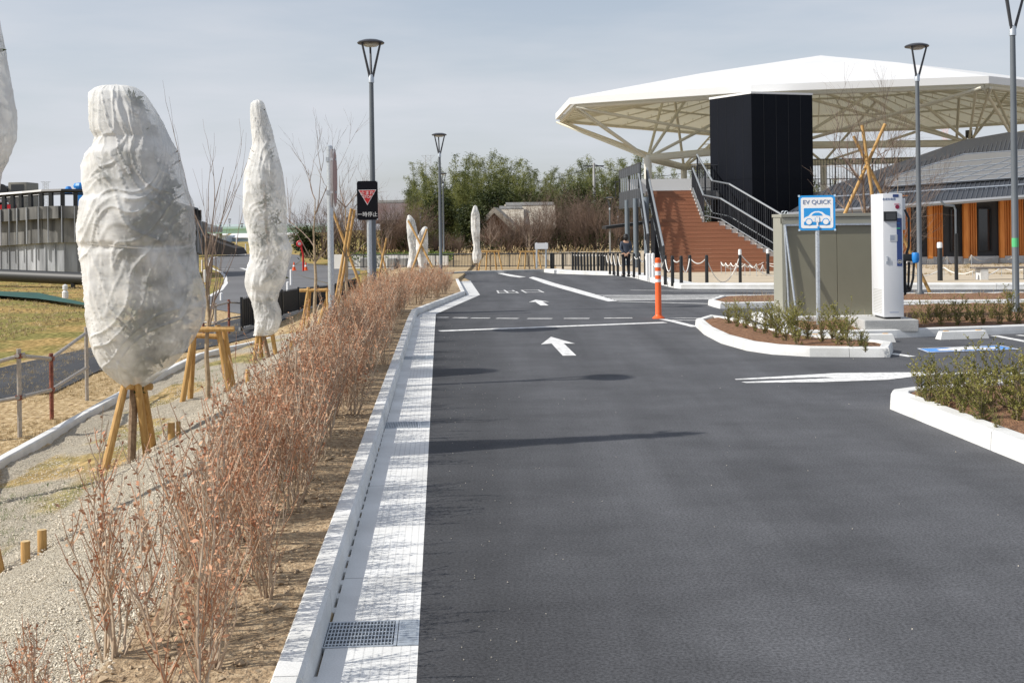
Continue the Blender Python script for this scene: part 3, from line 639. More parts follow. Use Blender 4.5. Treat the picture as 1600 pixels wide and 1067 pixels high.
# ---- equipment box (frontal), pad, charger
M['boxrim'] = mat('box_rim_paint', (.32, .315, .26), .45)
Yb = 18.6; xl, xr = Q(1222, 420, Yb).x, Q(1395, 420, Yb).x; zt, zb = topz(1290, 334.5, Yb), .13; cx_ = (xl + xr) / 2; wd = xr - xl
t = thing('equipment_cabinet', (cx_, Yb, .09), 'olive grey steel equipment cabinet standing behind the EV sign', 'equipment cabinet')
h = zt - .09; dp = .62
b = MB(); b.box((0, dp / 2 + .03, h / 2 + .02), (wd - .1, dp - .06, h - .1)); b.build('back_panels', ['beige'], t)
b = MB(); n = 2
for k in range(2): b.bbox((-wd / 2 + .06 + (wd - .12) * (k + .5) / 2, .02, h / 2 - .03), ((wd - .12) / 2 - .006, .03, h - .24), .004)
b.build('door_panels', ['beige'], t)
b = MB()
for x in (-1, 1): b.bbox((x * (wd / 2 - .03), .03, h / 2), (.06, .08, h), .004)
b.bbox((0, .03, h - .1), (wd, .09, .1), .004); b.bbox((0, dp / 2, h - .02), (wd + .02, dp + .06, .05), .006); b.bbox((0, dp / 2, .04), (wd, dp, .08), .004)
b.box((-wd / 2 + .012, dp / 2, h / 2), (.02, dp - .02, h - .08)); b.build('frame', ['boxrim'], t)
b = MB(); b.box((0, -.02, h - .165), (wd - .12, .025, .03)); b.tube([(-wd / 2 + .05, -.02, h - .16), (-wd / 2 + .16, -.3, -.02)], .017, 8); b.tube([(-wd / 2 + .04, -.02, h - .16), (-wd / 2 + .09, -.06, .02)], .015, 8)
b.build('brace', ['galv'], t)
b = MB()
for x in (-wd / 2 + .06, wd / 2 - .1):
    for q in (-.02, .03): b.lathe((x + q, .05, h + .03), [(.022, -.006), (.03, 0), (.022, .006), (.016, 0), (.022, -.006)], 12, 0, Matrix.Rotation(pi / 2, 3, 'X'))
b.build('lifting_eyes', ['galv'], t)
pa = Vector((*flat(1351, 515, .12), 0)); pd = Vector((*flat(1442, 515.5, .12), 0)); Yp = pa.y
t2 = MB((pa.x, Yp, .085)); t2.bbox(((pa.x + pd.x) / 2, Yp + .42, .165), (pd.x - pa.x, .84, .17), .012)
t2.build('concrete_pad', ['conc2'], None, label='low grey concrete pad carrying the white charger', cat='concrete pad')
t3 = MB(t.location); t3.bbox((Q(1283, 505, 18.9).x, 18.95, .12), (2.0, 1.1, .12), .012); t3.build('base_slab', ['conc'], t)
Yc = Yp + .12; xl, xr = Q(1380, 400, Yc).x, Q(1411.5, 400, Yc).x; zt = topz(1395, 302.5, Yc); zb = topz(1395, 495.5, Yc); cx_ = (xl + xr) / 2; wd = xr - xl; dp = .56; zo = .25
t = thing('ev_charger', (cx_, Yc, zo), 'tall white EV quick charger with blue stripe and black cable', 'EV charger')
h = zt - zb; z0 = zb - zo; M['chwhite'] = mat('charger_white', (.7, .71, .73), .35)
b = MB(); b.bbox((0, dp / 2, z0 + h / 2), (wd, dp, h), .012); b.build('body', ['chwhite'], t, True)
b = MB(); b.box((0.0, dp / 2, z0 / 2), (wd * .8, dp * .8, max(.04, z0))); b.build('plinth', ['black'], t)
def fx(px): return (px - 1395.7) / F * Yc
def fz(py): return topz(1395, py, Yc) - zo
b = MB(); b.box((fx(1405.5), -.0015, fz(378.5)), (.072, .004, (416 - 341) / F * Yc)); b.box((fx(1400.5), -.0015, fz(306)), (.08, .004, .04)); b.build('blue_stripe', ['navy'], t)
b = MB(); b.bbox((fx(1391.5), -.012, fz(338)), (.185, .03, .135), .004, 0, 0); b.box((fx(1391.5), -.028, fz(338)), (.14, .004, .095), 0, 1); b.build('screen', ['black', 'glassdark'], t)
b = MB(); b.lathe((fx(1403), -.004, fz(323.5)), [(.03, 0), (.03, -.006), (.022, -.014), (0, -.016)], 14, 0, Matrix.Rotation(-pi / 2, 3, 'X') @ Matrix.Diagonal((1, 1, -1))); b.build('emergency_button', [mat('dark_red', (.25, .01, .05), .4)], t)
b = MB(); b.box((fx(1402), -.003, fz(319)), (.07, .004, .02)); b.build('button_label', [mat('pale_pink', (.6, .35, .4), .5)], t)
b = MB(); b.box((fx(1396.5), -.003, fz(372)), (.105, .004, .095)); b.build('notice', [mat('notice_grey', (.5, .52, .55), .6)], t)
b = MB()
for k in range(4): b.box((fx(1394.5), -.0055, fz(369.0 + 1.8 * k)), (.06, .002, .004))
b.text('急速充電器', .038, (fx(1390), -.001, fz(311.5)), depth=.001); b.box((fx(1396), -.001, fz(488)), (.13, .002, .005))
b.build('lettering', ['text'], t)
b = MB(); b.box((fx(1406), -.004, fz(352)), (.06, .006, .05), 0, 0); b.box((fx(1404), -.008, fz(349)), (.04, .004, .008), 0, 1); b.box((fx(1404), -.008, fz(357)), (.05, .004, .012), 0, 2); b.build('indicator', ['navy', 'chblue', mat('green_lamp', (.05, .5, .25), .4)], t)
b = MB(); b.lathe((fx(1405.5), -.004, fz(409)), [(.026, 0), (.03, .0), (.03, .002), (.026, .002), (.026, 0)], 20, 0, Matrix.Rotation(pi / 2, 3, 'X')); b.box((fx(1405.5), -.005, fz(409)), (.034, .003, .014)); b.build('emblem', ['white'], t)
b = MB(); b.box((fx(1385.5), -.004, fz(406)), (.026, .012, .1), 0, 0); b.box((fx(1385.5), -.012, fz(405)), (.01, .012, .06), 0, 1); b.build('door_handle', ['galv', 'chwhite'], t)
b = MB()
for k in range(16): b.box((-wd / 2 - .001, dp * .5, z0 + .05 + k * .022), (.004, dp * .7, .004))
b.build('vents', ['boxrim'], t)
b = MB(); b.bbox((wd / 2 + .05, dp * .6, fz(335)), (.1, .3, .45), .01); b.build('side_housing', ['chwhite'], t, True)
b = MB()
q0 = Vector((wd / 2 + .06, .1, fz(330)))
b.tube([q0 + Vector((0, 0, .02)), q0 + Vector((.05, -.02, -.1)), q0 + Vector((.045, -.02, -.5)), (wd / 2 + .05, .08, fz(405)), (wd / 2 + .04, .06, fz(440)), (wd / 2 + .06, .05, fz(457)), (wd / 2 + .1, .04, fz(455)), (wd / 2 + .14, .02, fz(435)), (wd / 2 + .15, 0, fz(408))], .017, 10)
b.tube([(wd / 2 + .02, .08, fz(402)), (wd / 2 + .03, .08, fz(440)), (wd / 2 + .05, .1, fz(462)), (wd / 2 + .09, .08, fz(452)), (wd / 2 + .1, .06, fz(410))], .017, 10)
b.build('cable', ['black'], t, True)
b = MB(); b.bbox((wd / 2 + .07, .04, fz(403)), (.14, .1, .1), .01, 0, 0); b.build('holster', ['black'], t, True)
b = MB(); b.lathe((wd / 2 + .17, .0, fz(402)), [(0, -.09), (.04, -.08), (.055, -.03), (.055, .03), (.045, .06), (0, .065)], 14); b.build('connector', ['chblue'], t, True)

# ---- bollards with chains along the plaza edge
def bollard_proto(loc, h, r, label, cap=False, group='black bollards along the plaza edge'):
    t = thing('bollard', loc, label, 'bollard', group)
    b = MB(); b.lathe((0, 0, -.05), [(r, 0), (r, h), (r * .8, h + .045), (0, h + .05)], 14); b.build('post', ['black'], t, True)
    if cap: b = MB(); b.lathe((0, 0, h - .12), [(r + .002, 0), (r + .003, .1), (r * .9, .16), (0, .17)], 14); b.build('white_cap', ['reflect'], t, True)
    return t
bx = [(895, 423.5), (899.4, 423.6), (904, 423.8), (908.8, 424), (913.5, 424.2), (918.3, 424.3), (923.2, 424.4), (928.5, 424.5), (934.5, 424.6), (939.5, 424.7), (943, 424.8), (947.5, 425), (953, 426), (959, 427), (965.5, 428.5), (975, 430), (990.6, 430.5), (999.3, 430.8), (1008.4, 431.5), (1018, 433.5), (1039.6, 441.5), (1051, 443.5), (1064.7, 443.8), (1078.2, 440.8), (1104.5, 441)]
pts = []
for i, (px, py) in enumerate(bx):
    x, y = flat(px, py, .12); pts.append(Vector((x, y, dip(y) + .1)))
ORD = 'first second third fourth fifth sixth seventh eighth ninth tenth eleventh twelfth thirteenth fourteenth fifteenth sixteenth seventeenth eighteenth nineteenth twentieth twenty-first twenty-second twenty-third twenty-fourth twenty-fifth'.split()
pr = bollard_proto(pts[0], .84, .052, 'slim black bollard, first from the left in the plaza edge row')
for i, p in enumerate(pts[1:]): copy_tree(pr, p, label='slim black bollard, %s from the left in the plaza edge row' % ORD[i + 1])
for (px, py, tp), w_ in zip([(861.5, 421, 0), (864.5, 421, 0), (879.5, 421, 0)], ('leftmost', 'middle', 'rightmost')):
    x, y = flat(px, py, .1); copy_tree(pr, (x, y, dip(y) + .06), sc=(1, 1, .95), label=w_ + ' slim black bollard of the short row beyond the road end')
ch0 = None
for i in range(len(pts) - 1):
    a, c = pts[i] + Vector((0, 0, .76)), pts[i + 1] + Vector((0, 0, .76)); d = c - a; n = 10; sag = min(.42, d.length * .33)
    b = MB(a); b.tube([a + d * k / n - Vector((0, 0, sag * (1 - (2 * k / n - 1) ** 2))) for k in range(n + 1)], .016, 6)
    b.build('rope', ['rope'], None, True, label='white rope sagging from the %s slim plaza bollard to the next one right' % ORD[i], cat='rope', group='white ropes between the bollards')
def big_bollard(px, py, tp, label, w):
    x, y = flat(px, py, .12); t = bollard_proto((x, y, dip(y) + .1), topz(px, tp, y) - dip(y) - .1, w / F * y / 2, label, True, 'black bollards with white caps'); return t.location
B1 = big_bollard(1156.7, 440, 392, 'white capped black bollard before the brown stairs, left of the cabinet', 5)
B2 = big_bollard(1200, 427, 391, 'white capped black bollard at the right foot of the brown stairs', 5)
B3 = big_bollard(1469, 437, 381, 'white capped black bollard to the right of the charger', 8)
def rope(a, c, sag, label):
    a, c = Vector(a), Vector(c); d = c - a; b = MB(a); b.tube([a + d * k / 12 - Vector((0, 0, sag * (1 - (k / 6 - 1) ** 2))) for k in range(13)], .016, 6)
    b.build('rope', ['rope'], None, True, label=label, cat='rope', group='white ropes between the bollards')
rope(pts[-1] + Vector((0, 0, .72)), B1 + Vector((0, 0, .8)), .75, 'white rope hanging low between the last slim bollard and a capped one')
rope(B1 + Vector((0, 0, .85)), (B1.x + 2.2, B1.y + .3, dip(B1.y) + .75), .6, 'white rope drooping right from the capped bollard before the stairs')
def pin_fence(px, label):
    P_ = [];
    for a, c, tp in px: x, y = flat(a, c, .1); P_.append((Vector((x, y, dip(y) + .08)), topz(a, tp, y)))
    t = thing('rope_fence', P_[0][0], label, 'rope fence'); b = MB(P_[0][0])
    for p, z in P_: b.tube([p, (p.x, p.y, z)], .011, 6)
    b.build('pins', ['galv'], t); b = MB(P_[0][0])
    for (p, z), (q, z2) in zip(P_, P_[1:]):
        a, c = Vector((p.x, p.y, z)), Vector((q.x, q.y, z2)); s_ = (c - a).length * .12
        b.tube([a + (c - a) * k / 6 - Vector((0, 0, s_ * (1 - (k / 3 - 1) ** 2))) for k in range(7)], .019, 6)
    b.build('rope_line', ['rope'], t, True)
pin_fence([(1127, 427, 410), (1134, 428, 411), (1142, 429, 411), (1150, 430, 412), (1164, 431, 413), (1172, 430, 414), (1182, 431, 413), (1192, 429, 414), (1201, 427, 414), (1213, 427, 416)], 'low rope fence of thin pins round the sand bed before the stairs')
pin_fence([(1127, 426, 410), (1160, 424, 412), (1195, 423, 409), (1215, 423, 411)], 'back line of low rope fence nearest the brown stairs')
pin_fence([(1400, 428, 398), (1420, 424, 402), (1452, 421, 401), (1480, 423, 401), (1500, 420, 401), (1518, 423, 399), (1556, 421, 398), (1582, 422, 402), (1600, 420, 397), (1630, 421, 397)], 'low rope fence before the timber walls of the low building')
pin_fence([(1410, 434, 424), (1475, 432, 418), (1520, 433, 424), (1565, 431, 417), (1600, 431, 421), (1640, 432, 418)], 'nearer low rope fence crossing in front of the bench')
# bench
x, y = flat(1532, 437, .1); xb = Q(1608, 430, y).x
t = thing('bench', (x, y, dip(y) + .08), 'low bench with pale stone blocks and dark plank behind the right lamp post', 'bench')
hb = topz(1540, 418, y) - dip(y) - .08
for xx in (.0, (xb - x)): b = MB(); b.bbox((xx + .12, .2, hb / 2 - .02), (.24, .42, hb - .05), .01); b.build('leg', ['conc'], t)
b = MB(); b.bbox(((xb - x) / 2 + .1, .2, hb - .02), (xb - x + .5, .46, .045), .008); b.build('seat', [mat('dark_plank', (.16, .14, .13), .7)], t)
# ---- white short posts by the stair foot
for k, px in enumerate((1011.5, 1015.5, 1020.8)):
    x, y = flat(px, 436 - k * .3, .1); b = MB((x, y, dip(y) + .08)); b.lathe((x, y, dip(y) + .04), [(.055, 0), (.055, .9), (.03, .93), (0, .93)], 12)
    b.build('short_post', ['white'], None, True, label=('left', 'middle', 'right')[k] + ' one of three short white posts beside the stair foot', cat='post', group='white posts at the stair foot')
# ================================================================ LARGE STRUCTURES RIGHT
# ---- brown stairs
NS = 22; RISE = .165; TR = .3; z0s = -.5 + .02; Y0 = 49.3
def sx_at(px, i, py): return Q(px, py, Y0 + i * TR).x
t = thing('staircase', (sx_at(1060, 0, 427), Y0, -.45), 'wide brown timber boarded stairs climbing to the raised deck', 'staircase')
O = Vector(t.location); st = MB(O); sg = MB(O)
LX, RX, ZZ, YY = [], [], [], []
for i in range(NS):
    y = Y0 + i * TR; z = z0s + (i + 1) * RISE
    py = HY - (z - H) / y * F + ROLL * 250 * -1
    lx = Q(lerp(1038, 1014, i / (NS - 1)), 380, y).x
    if i < 13: rx = Q(lerp(1240, 1119, i / 12.5), 380, y).x
    else: rx = Q(lerp(1096, 1080, (i - 13) / (NS - 14)), 320, y).x
    LX.append(lx); RX.append(rx); ZZ.append(z); YY.append(y)
    st.box(((lx + rx) / 2, y + (TR * .5 + .012), z - RISE / 2 - .01), (rx - lx, TR + .05, RISE - .022), 0, 0)
    st.box(((lx + rx) / 2, y + TR * .5 - .005, z - .011), (rx - lx + .01, TR + .03, .02), 0, 0)
    if i < 13: sg.box((rx + .14, y + TR / 2 + .02, z - .03 - RISE * .5), (.28, TR + .04, RISE + .12))
    else: sg.box((rx + .06, y + TR / 2, z - .05), (.12, TR, RISE + .1))
st.build('treads', ['deckwood'], t); sg.build('stringer', ['conc2'], t)
b = MB(O); b.box(((LX[-1] + RX[-1]) / 2, Y0 + 5.6, .9), (RX[-1] - LX[-1] - .2, 1.6, 2.0)); b.build('core', ['tower'], t)
def railing(name, pts, hr, parent, m, o, sp=.13, bar=.009, rail=.03, low=.1):
    b = MB(o); b.tube([Vector(p) + Vector((0, 0, hr)) for p in pts], rail, 6); b.tube([Vector(p) + Vector((0, 0, low)) for p in pts], rail * .6, 6)
    for p, q in zip(pts, pts[1:]):
        p, q = Vector(p), Vector(q); n = max(1, int((q - p).length / sp))
        for k in range(n + 1):
            c = p.lerp(q, k / n); thick = k % 9 == 0
            b.box((c.x, c.y, c.z + (hr + low) / 2), ((bar * 2.4 if thick else bar) * 2,) * 2 + (hr - low,), 0, 1)
    return b.build(name, [m, M['rail_dark']], parent)
def sp3(X, i): return (X[i], YY[i], ZZ[i])
railing('left_railing', [(LX[0] - .05, YY[0] - .1, ZZ[0] - .05), (LX[-1] - .05, YY[-1], ZZ[-1])], 1.05, t, M['rail'], O, .16, .02, .05)
railing('left_outer_railing', [(LX[3] - .6, YY[3] - .1, ZZ[3] - .05), (LX[-1] - .45, YY[-1], ZZ[-1])], 1.05, t, M['rail'], O, .16, .02, .05)
rr = [sp3(RX, 21), sp3(RX, 13), (RX[12], YY[12], ZZ[12]), sp3(RX, 0)]; rr = [Vector(p) + Vector((.1, 0, .02)) for p in rr]
railing('right_railing', rr, 1.0, t, M['rail'], O, .13, .011, .045)
rr2 = [p + Vector((.55, .9, .12)) for p in rr]; rr2[0] = rr[0] + Vector((.25, .3, .1))
railing('right_outer_railing', rr2, 1.55, t, M['rail'], O, .13, .011, .045)
# ---- raised deck
t = thing('raised_deck', Q(1003, 420, 57), 'raised deck with dark railings and round grey columns beside the stairs', 'raised deck'); O = Vector(t.location)
b = MB(O); zd = ZZ[-1]
yT = YY[-1] + TR - .02; yF = 76
dk = [(LX[-1] - .0, yT), (RX[-1] + .5, yT), (RX[-1] + .5, 55.6), (10.4, 55.6), (10.4, 60), (15, 64), (22, 64), (22, yF), (LX[-1] + 3, yF), (LX[-1] + 1.2, 62.0), (LX[-1] - .1, yT)]
b.prism([(x, y, zd - .02) for x, y in dk][::-1], (0, 0, -.42)); b.build('deck_slab', [mat('deck_fascia', (.2, .2, .2), .7)], t)
b = MB(O); b.box((LX[-1] + 2, 60.5, zd + .36), (5.0, .2, .72)); b.build('low_wall', ['white'], t)
A1 = Q(1001, 300, 54.5); A2 = Q(968, 300, 62.5); A1.z = A2.z = zd - .6
b = MB(O); d = A2 - A1
b.tube([A1 + Vector((0, 0, 1.85)), A2 + Vector((0, 0, 1.85))], .04, 6)
for k in range(11):
    c = A1.lerp(A2, k / 10); b.box((c.x, c.y, c.z + .93), (.06, .05, 1.86), 0, 0 if k % 5 == 0 else 1)
b.build('screen_posts', ['rail_dark', 'galv'], t)
def vpanel(p, q, z1, z2, m, nm):
    p, q = Vector(p), Vector(q); b = MB(O); n = Vector((-(q - p).y, (q - p).x, 0)).normalized() * .03
    b.prism([(p.x, p.y, z1), (q.x, q.y, z1), (q.x, q.y, z2), (p.x, p.y, z2)], n); b.build(nm, [m], t)
vpanel(A1, A2, zd - .75, zd + .1, 'rail_dark', 'fascia_panel'); vpanel(A1, A2, zd + .82, zd + 1.22, 'rail_dark', 'top_panel')
for k, (px, yy) in enumerate(((980.5, 59.0), (994, 55.5), (1010.5, 52.8))):
    c = Q(px, 380, yy); b = MB(O); r = (4.2 if k else 3.8) / F * yy
    b.lathe((c.x, c.y, -.55), [(r, 0), (r, zd + .2)], 20); b.build('column', [mat('slate_column', (.14, .17, .2), .5)], t, True)
railing('front_railing', [(RX[-1] + .1, yT, zd), (RX[-1] + .3, 55.7, zd), (10.3, 55.7, zd)], 1.15, t, M['rail_dark'], O, .12, .01)
railing('side_railing', [(14.6, 64.1, zd + .35), (18, 64.1, zd + .35), (22, 64.1, zd + .35)], 1.45, t, M['rail_dark'], O, .15, .012)
railing('rear_railing', [(6.6, 75.8, zd), (22, 75.8, zd)], 1.15, t, M['rail_dark'], O, .25, .012)
b = MB(O); b.box((18.4, 70, zd + .03), (7, 11, .06)); b.build('deck_floor', ['conc2'], t)
# supports of the rear deck
for xx in (9.5, 15.5, 20.5): b = MB(O); b.lathe((xx, 65.5, -.5), [(.2, 0), (.2, zd + .1)], 16); b.build('column', ['rail_dark'], t, True)
# ---- dark lift tower
c1 = Q(1175.5, 300, 53.7); c0 = Q(1110.5, 300, 56.1); c2 = Q(1271, 300, 54.7); zt = topz(1175, 146.5, 53.7)
c3 = c0 + (c2 - c1); base = Vector((c1.x, c1.y, -.5)); t = thing('lift_tower', base, 'plain dark navy lift tower standing beside the stairs under the white canopy', 'lift tower')
def quad_(z1, z2, off=0):
    ps = [Vector((p.x, p.y, z1)) for p in (c1, c2, c3, c0)]; m_ = sum(ps, Vector()) / 4; return [m_ + (p - m_) * (1 + off) for p in ps], (0, 0, z2 - z1)
b = MB(base); zs = topz(1175, 280, 53.7)
p, d = quad_(-.5, zs - .015); b.prism(p, d); p, d = quad_(zs - .015, zs + .015, -.008); b.prism(p, d); p, d = quad_(zs + .015, zt); b.prism(p, d); b.build('cladding', ['tower'], t)
b = MB(base); p, d = quad_(zt, zt + .09, .012); b.prism(p, d); b.build('white_coping', ['white'], t)
b = MB(base)
for p_, q_ in ((c1, c2), (c0, c1)):
    n_ = Vector(((q_ - p_).y, -(q_ - p_).x, 0)).normalized() * .003
    for k in range(1, 5): c = p_.lerp(q_, k / 5) + n_; b.box((c.x, c.y, (zt - .5) / 2), (.014, .014, zt + .45))
b.build('panel_seams', ['black'], t)
# ---- low shelter left of the stairs
c = Q(978, 400, 62); t = thing('shelter', (c.x, 62, -.5), 'small dark flat roofed shelter behind the slate columns', 'shelter')
z1 = topz(960, 352, 62) + .5; b = MB(); b.prism([(-1.0, 0, z1 - .05), (1.9, 0, z1 + .28), (1.9, 0, z1 + .12), (-1.0, 0, z1 - .2)], (0, 3, 0)); b.build('roof', ['black'], t)
for x in (-.8, 1.6): b = MB(); b.box((x, .3, z1 / 2 - .05), (.07, .07, z1 - .1)); b.build('post', ['conc2'], t)
# ---- canopy
hC = 6.5; t = thing('canopy_roof', (18.4, 67, 3.2), 'huge white polygonal membrane canopy on cream steel struts', 'canopy'); O = Vector(t.location)
def eave(px, py, hf): X, Z = ray(px, py); return Vector((X * hf * hC, hf * hC, H + Z * hf * hC))
A_ = eave(868, 179, 10.85); A_.z = 7.25; B_ = eave(890, 154, 9.43); C_ = eave(1173, 134, 8.74); D_ = eave(1545, 121, 8.41)
ev = [B_, C_, D_, Vector((33, 61.2, 7.9)), Vector((34.1, 69.3, 7.85)), Vector((26.5, 76.4, 7.9)), Vector((13.2, 78.2, 7.8)), A_]
for v in ev[:3]: v.z = 7.62
ev[0].z = topz(890, 153, ev[0].y); ev[7].z = topz(867, 178, ev[7].y); ev[1].z = topz(1173, 133, ev[1].y); ev[2].z = topz(1545, 119, ev[2].y)
AP = Q(1282, 87, 67.1)
b = MB(O); n = len(ev); up = Vector((0, 0, .0))
top = [v.copy() for v in ev]; mid = [v.lerp(AP, .5) + Vector((0, 0, .12)) for v in ev]
b.add(top + mid + [AP], [(i, (i + 1) % n, n + (i + 1) % n, n + i) for i in range(n)] + [(n + i, n + (i + 1) % n, 2 * n) for i in range(n)]); b.build('membrane', ['membrane'], t)
b = MB(O); dn = Vector((0, 0, -.34))
for i in range(n):
    p, q = ev[i], ev[(i + 1) % n]; c = (AP - (p + q) / 2); c.z = 0; c.normalize(); b.prism([p, q, q + dn, p + dn], c * .12)
    k = 0
b.build('fascia', [mat('fascia_white', (.75, .75, .74), .5)], t)
b = MB(O); low = [v + Vector((0, 0, -.42)) + (Vector((AP.x, AP.y, v.z)) - v).normalized() * .35 for v in ev]; APl = AP + Vector((0, 0, -.55)); midl = [m_ + Vector((0, 0, -.5)) for m_ in mid]
b.add(low + midl + [APl], [(i, n + i, n + (i + 1) % n, (i + 1) % n) for i in range(n)] + [(n + i, 2 * n, n + (i + 1) % n) for i in range(n)]); b.build('lining', ['under'], t)
b = MB(O)
for i in range(n): b.tube([low[i] + Vector((0, 0, -.02)), low[(i + 1) % n] + Vector((0, 0, -.02))], .12, 8)
for i in range(n): b.tube([low[i] + Vector((0, 0, -.1)), midl[i] + Vector((0, 0, -.25)), APl + Vector((0, 0, -.3))], .1, 6)
for f in (.28, .55, .8):
    r_ = [low[i].lerp(APl, f) + Vector((0, 0, -.22 + (.12 if f < .6 else 0))) for i in range(n)]
    for i in range(n): b.tube([r_[i], r_[(i + 1) % n]], .065, 6)
for i in range(n):           # purlins with short hangers
    for k in range(1, 6):
        p = low[i].lerp(low[(i + 1) % n], k / 6); q = p.lerp(APl, .8 if k % 2 else .55) + Vector((0, 0, .1)); p2 = p + Vector((0, 0, -.12)); q2 = q + Vector((0, 0, -.28)); b.tube([p2, q2], .04, 5)
        for j in range(1, 9): w_ = p2.lerp(q2, j / 9); b.tube([w_, w_ + Vector((0, 0, .26))], .02, 4)
b.build('roof_trusses', ['truss'], t, True)
RG = [(7.1, 62.1), (14.2, 61.5), (24.6, 64), (29.2, 68.2), (27, 72.6), (19.5, 74.7), (10.4, 72)]
zr = 5.3
b = MB(O); rg = [Vector((x, y, zr)) for x, y in RG]
rg[0].z = topz(1013, 244, 62.1) - .1; rg[6].z = rg[0].z - .05; rg[1].z = 5.55; rg[2].z = topz(1518, 224, 64)
for i in range(len(rg)): b.tube([rg[i], rg[(i + 1) % len(rg)]], .2, 10)
b.build('ring_beam', ['truss'], t, True)
for i, v in enumerate(rg):
    if i in (1, 3): continue
    b = MB(O); r = .19 if i else .2; b.lathe((v.x, v.y, zd - .1), [(r, 0), (r, v.z - zd + .25)], 18); b.build('column', [mat('column_cream', (.7, .69, .62), .5)] if i == 0 else [bpy.data.materials['column_cream']], t, True)
b = MB(O)
def strut(p, q, dbl=False, r=.08):
    p, q = Vector(p), Vector(q)
    if not dbl: b.tube([p, q], r, 8); return
    d = (q - p).normalized(); s_ = d.cross(Vector((0, 0, 1))).normalized() * .26
    for k in (-1, 1): b.tube([p + s_ * k * .3, q + s_ * k * 1.2], r * .8, 6)
    for k in range(1, 7): c = p.lerp(q, k / 7); b.tube([c - s_ * (.3 + k / 7 * .9), c + s_ * (.3 + k / 7 * .9)], .025, 4)
def rn(i, f): return low[i % n].lerp(APl, f) + Vector((0, 0, -.25))
links = {0: [(7, 0, 1), (0, 0, 1), (7, .4, 0), (0, .45, 0), (1, .55, 0)], 1: [(1, 0, 1), (0, 0, 1), (2, 0, 1), (0, .5, 0), (1, .5, 0), (2, .5, 0)], 2: [(2, 0, 1), (3, 0, 1), (1, .3, 0), (2, .5, 0), (1, .55, 0)], 3: [(3, 0, 1), (2, .0, 0), (3, .45, 0)], 4: [(4, 0, 1), (3, .4, 0), (4, .5, 0)], 5: [(5, 0, 1), (6, .45, 0), (5, .5, 0)], 6: [(6, 0, 1), (7, .45, 0), (7, .0, 1), (6, .5, 0)]}
for i, ls in links.items():
    for j, f, dbl in ls: strut(rg[i], rn(j, f) if f else low[j] + Vector((0, 0, -.1)), bool(dbl))
b.build('struts', ['truss'], t, True)
c = Q(1514, 210, 63.8); fl = thing('floodlight', c, 'black floodlight clamped to the right side ring beam of the canopy', 'floodlight')
b = MB(); b.bbox((0, 0, 0), (.3, .22, .42), .02, .3); b.build('head', ['black'], fl); b = MB(); b.tube([(0, .1, -.1), (.12, .15, -.35), (.1, .2, -.6)], .03, 6); b.build('bracket', ['black'], fl)
# ---- raised sand ground carrying the low building
sheet('raised_ground', [(10.6, 42.2), (60, 42.2), (60, 60), (14.5, 60), (12.4, 46.5)], .096, 'plaza', zf=lambda x, y: lerp(dip(y), -.2, min(1, max(0, (y - 42.2) / 4))), cuts=(42.3, 43.5, 45, 46.2, 50))
# ---- low building with solar roof
t = thing('low_building', Q(1520, 414, 47), 'low timber clad building with dark solar panelled roof at the right', 'building'); O = Vector(t.location)
Yw = 47.0; xw0 = Q(1385, 400, Yw).x; xw1 = 27; zw0 = topz(1520, 414.5, Yw); zw1 = topz(1520, 308, Yw)
b = MB(O); b.box(((xw0 + xw1) / 2, Yw + .3, (zw0 + zw1) / 2), (xw1 - xw0, .3, zw1 - zw0 + .3)); b.box((xw0 + .15, Yw + 4, (zw0 + zw1) / 2), (.3, 7, zw1 - zw0)); b.build('wall', [mat('charcoal_wall', (.06, .062, .068), .8)], t)
b = MB(O); b.box(((xw0 + xw1) / 2, Yw + .12, zw0 + .17), (xw1 - xw0, .3, .36)); b.build('plinth', ['conc'], t)
b = MB(O)
def wx(px): return Q(px, 380, Yw).x
zs0, zs1 = topz(1480, 402, Yw), zw1 + .1
def slats(pa, pb, nm):
    b = MB(O); xa, xb = wx(pa), wx(pb); n = int((xb - xa) / .09)
    for k in range(n): b.box((xa + (k + .5) * (xb - xa) / n, Yw - .0, (zs0 + zs1) / 2), (.055, .05, zs1 - zs0))
    b.box(((xa + xb) / 2, Yw + .06, (zs0 + zs1) / 2), (xb - xa, .06, zs1 - zs0)); b.build(nm, ['orangewood'], t)
slats(1451, 1474, 'timber_panel'); slats(1505, 1527, 'timber_panel'); slats(1562, 1600, 'timber_panel'); slats(1408, 1424, 'timber_panel'); slats(1625, 1650, 'timber_panel')
for px in (1447, 1502, 1558, 1615):
    c = wx(px); b = MB(O); b.bbox((c, Yw - .45, (zs0 + zs1) / 2 - .2), (.17, .17, zs1 - zs0 - .1), .01); b.build('timber_post', ['orangewood'], t)
    b = MB(O); b.bbox((c, Yw - .45, zw0 + .14), (.22, .22, .3), .01); b.build('post_base', ['conc2'], t)
for pa, pb in ((1487, 1499), (1530, 1550), (1600, 1612), (1426, 1441)):
    xa, xb = wx(pa), wx(pb); za, zb_ = topz(1540, 392, Yw), topz(1540, 326, Yw)
    b = MB(O); b.box(((xa + xb) / 2, Yw + .12, (za + zb_) / 2), (xb - xa, .05, zb_ - za)); f = b.build('window', ['glassdark'], t)
    b = MB(O)
    for x in (xa, xb): b.box((x, Yw + .08, (za + zb_) / 2), (.05, .06, zb_ - za + .05))
    for z in (za, zb_): b.box(((xa + xb) / 2, Yw + .081, z), (xb - xa, .06, .05))
    fr = b.build('frame', ['black'], f)
EL, ER = Q(1232, 333, 46.4), Q(1690, 298.5, 45.2); RR, RL = Q(1720, 203, 55.5), Q(1574, 207, 55.5)
HM = Q(1382, 262, 62.4)
nrm = (ER - EL).cross(RL - EL).normalized()
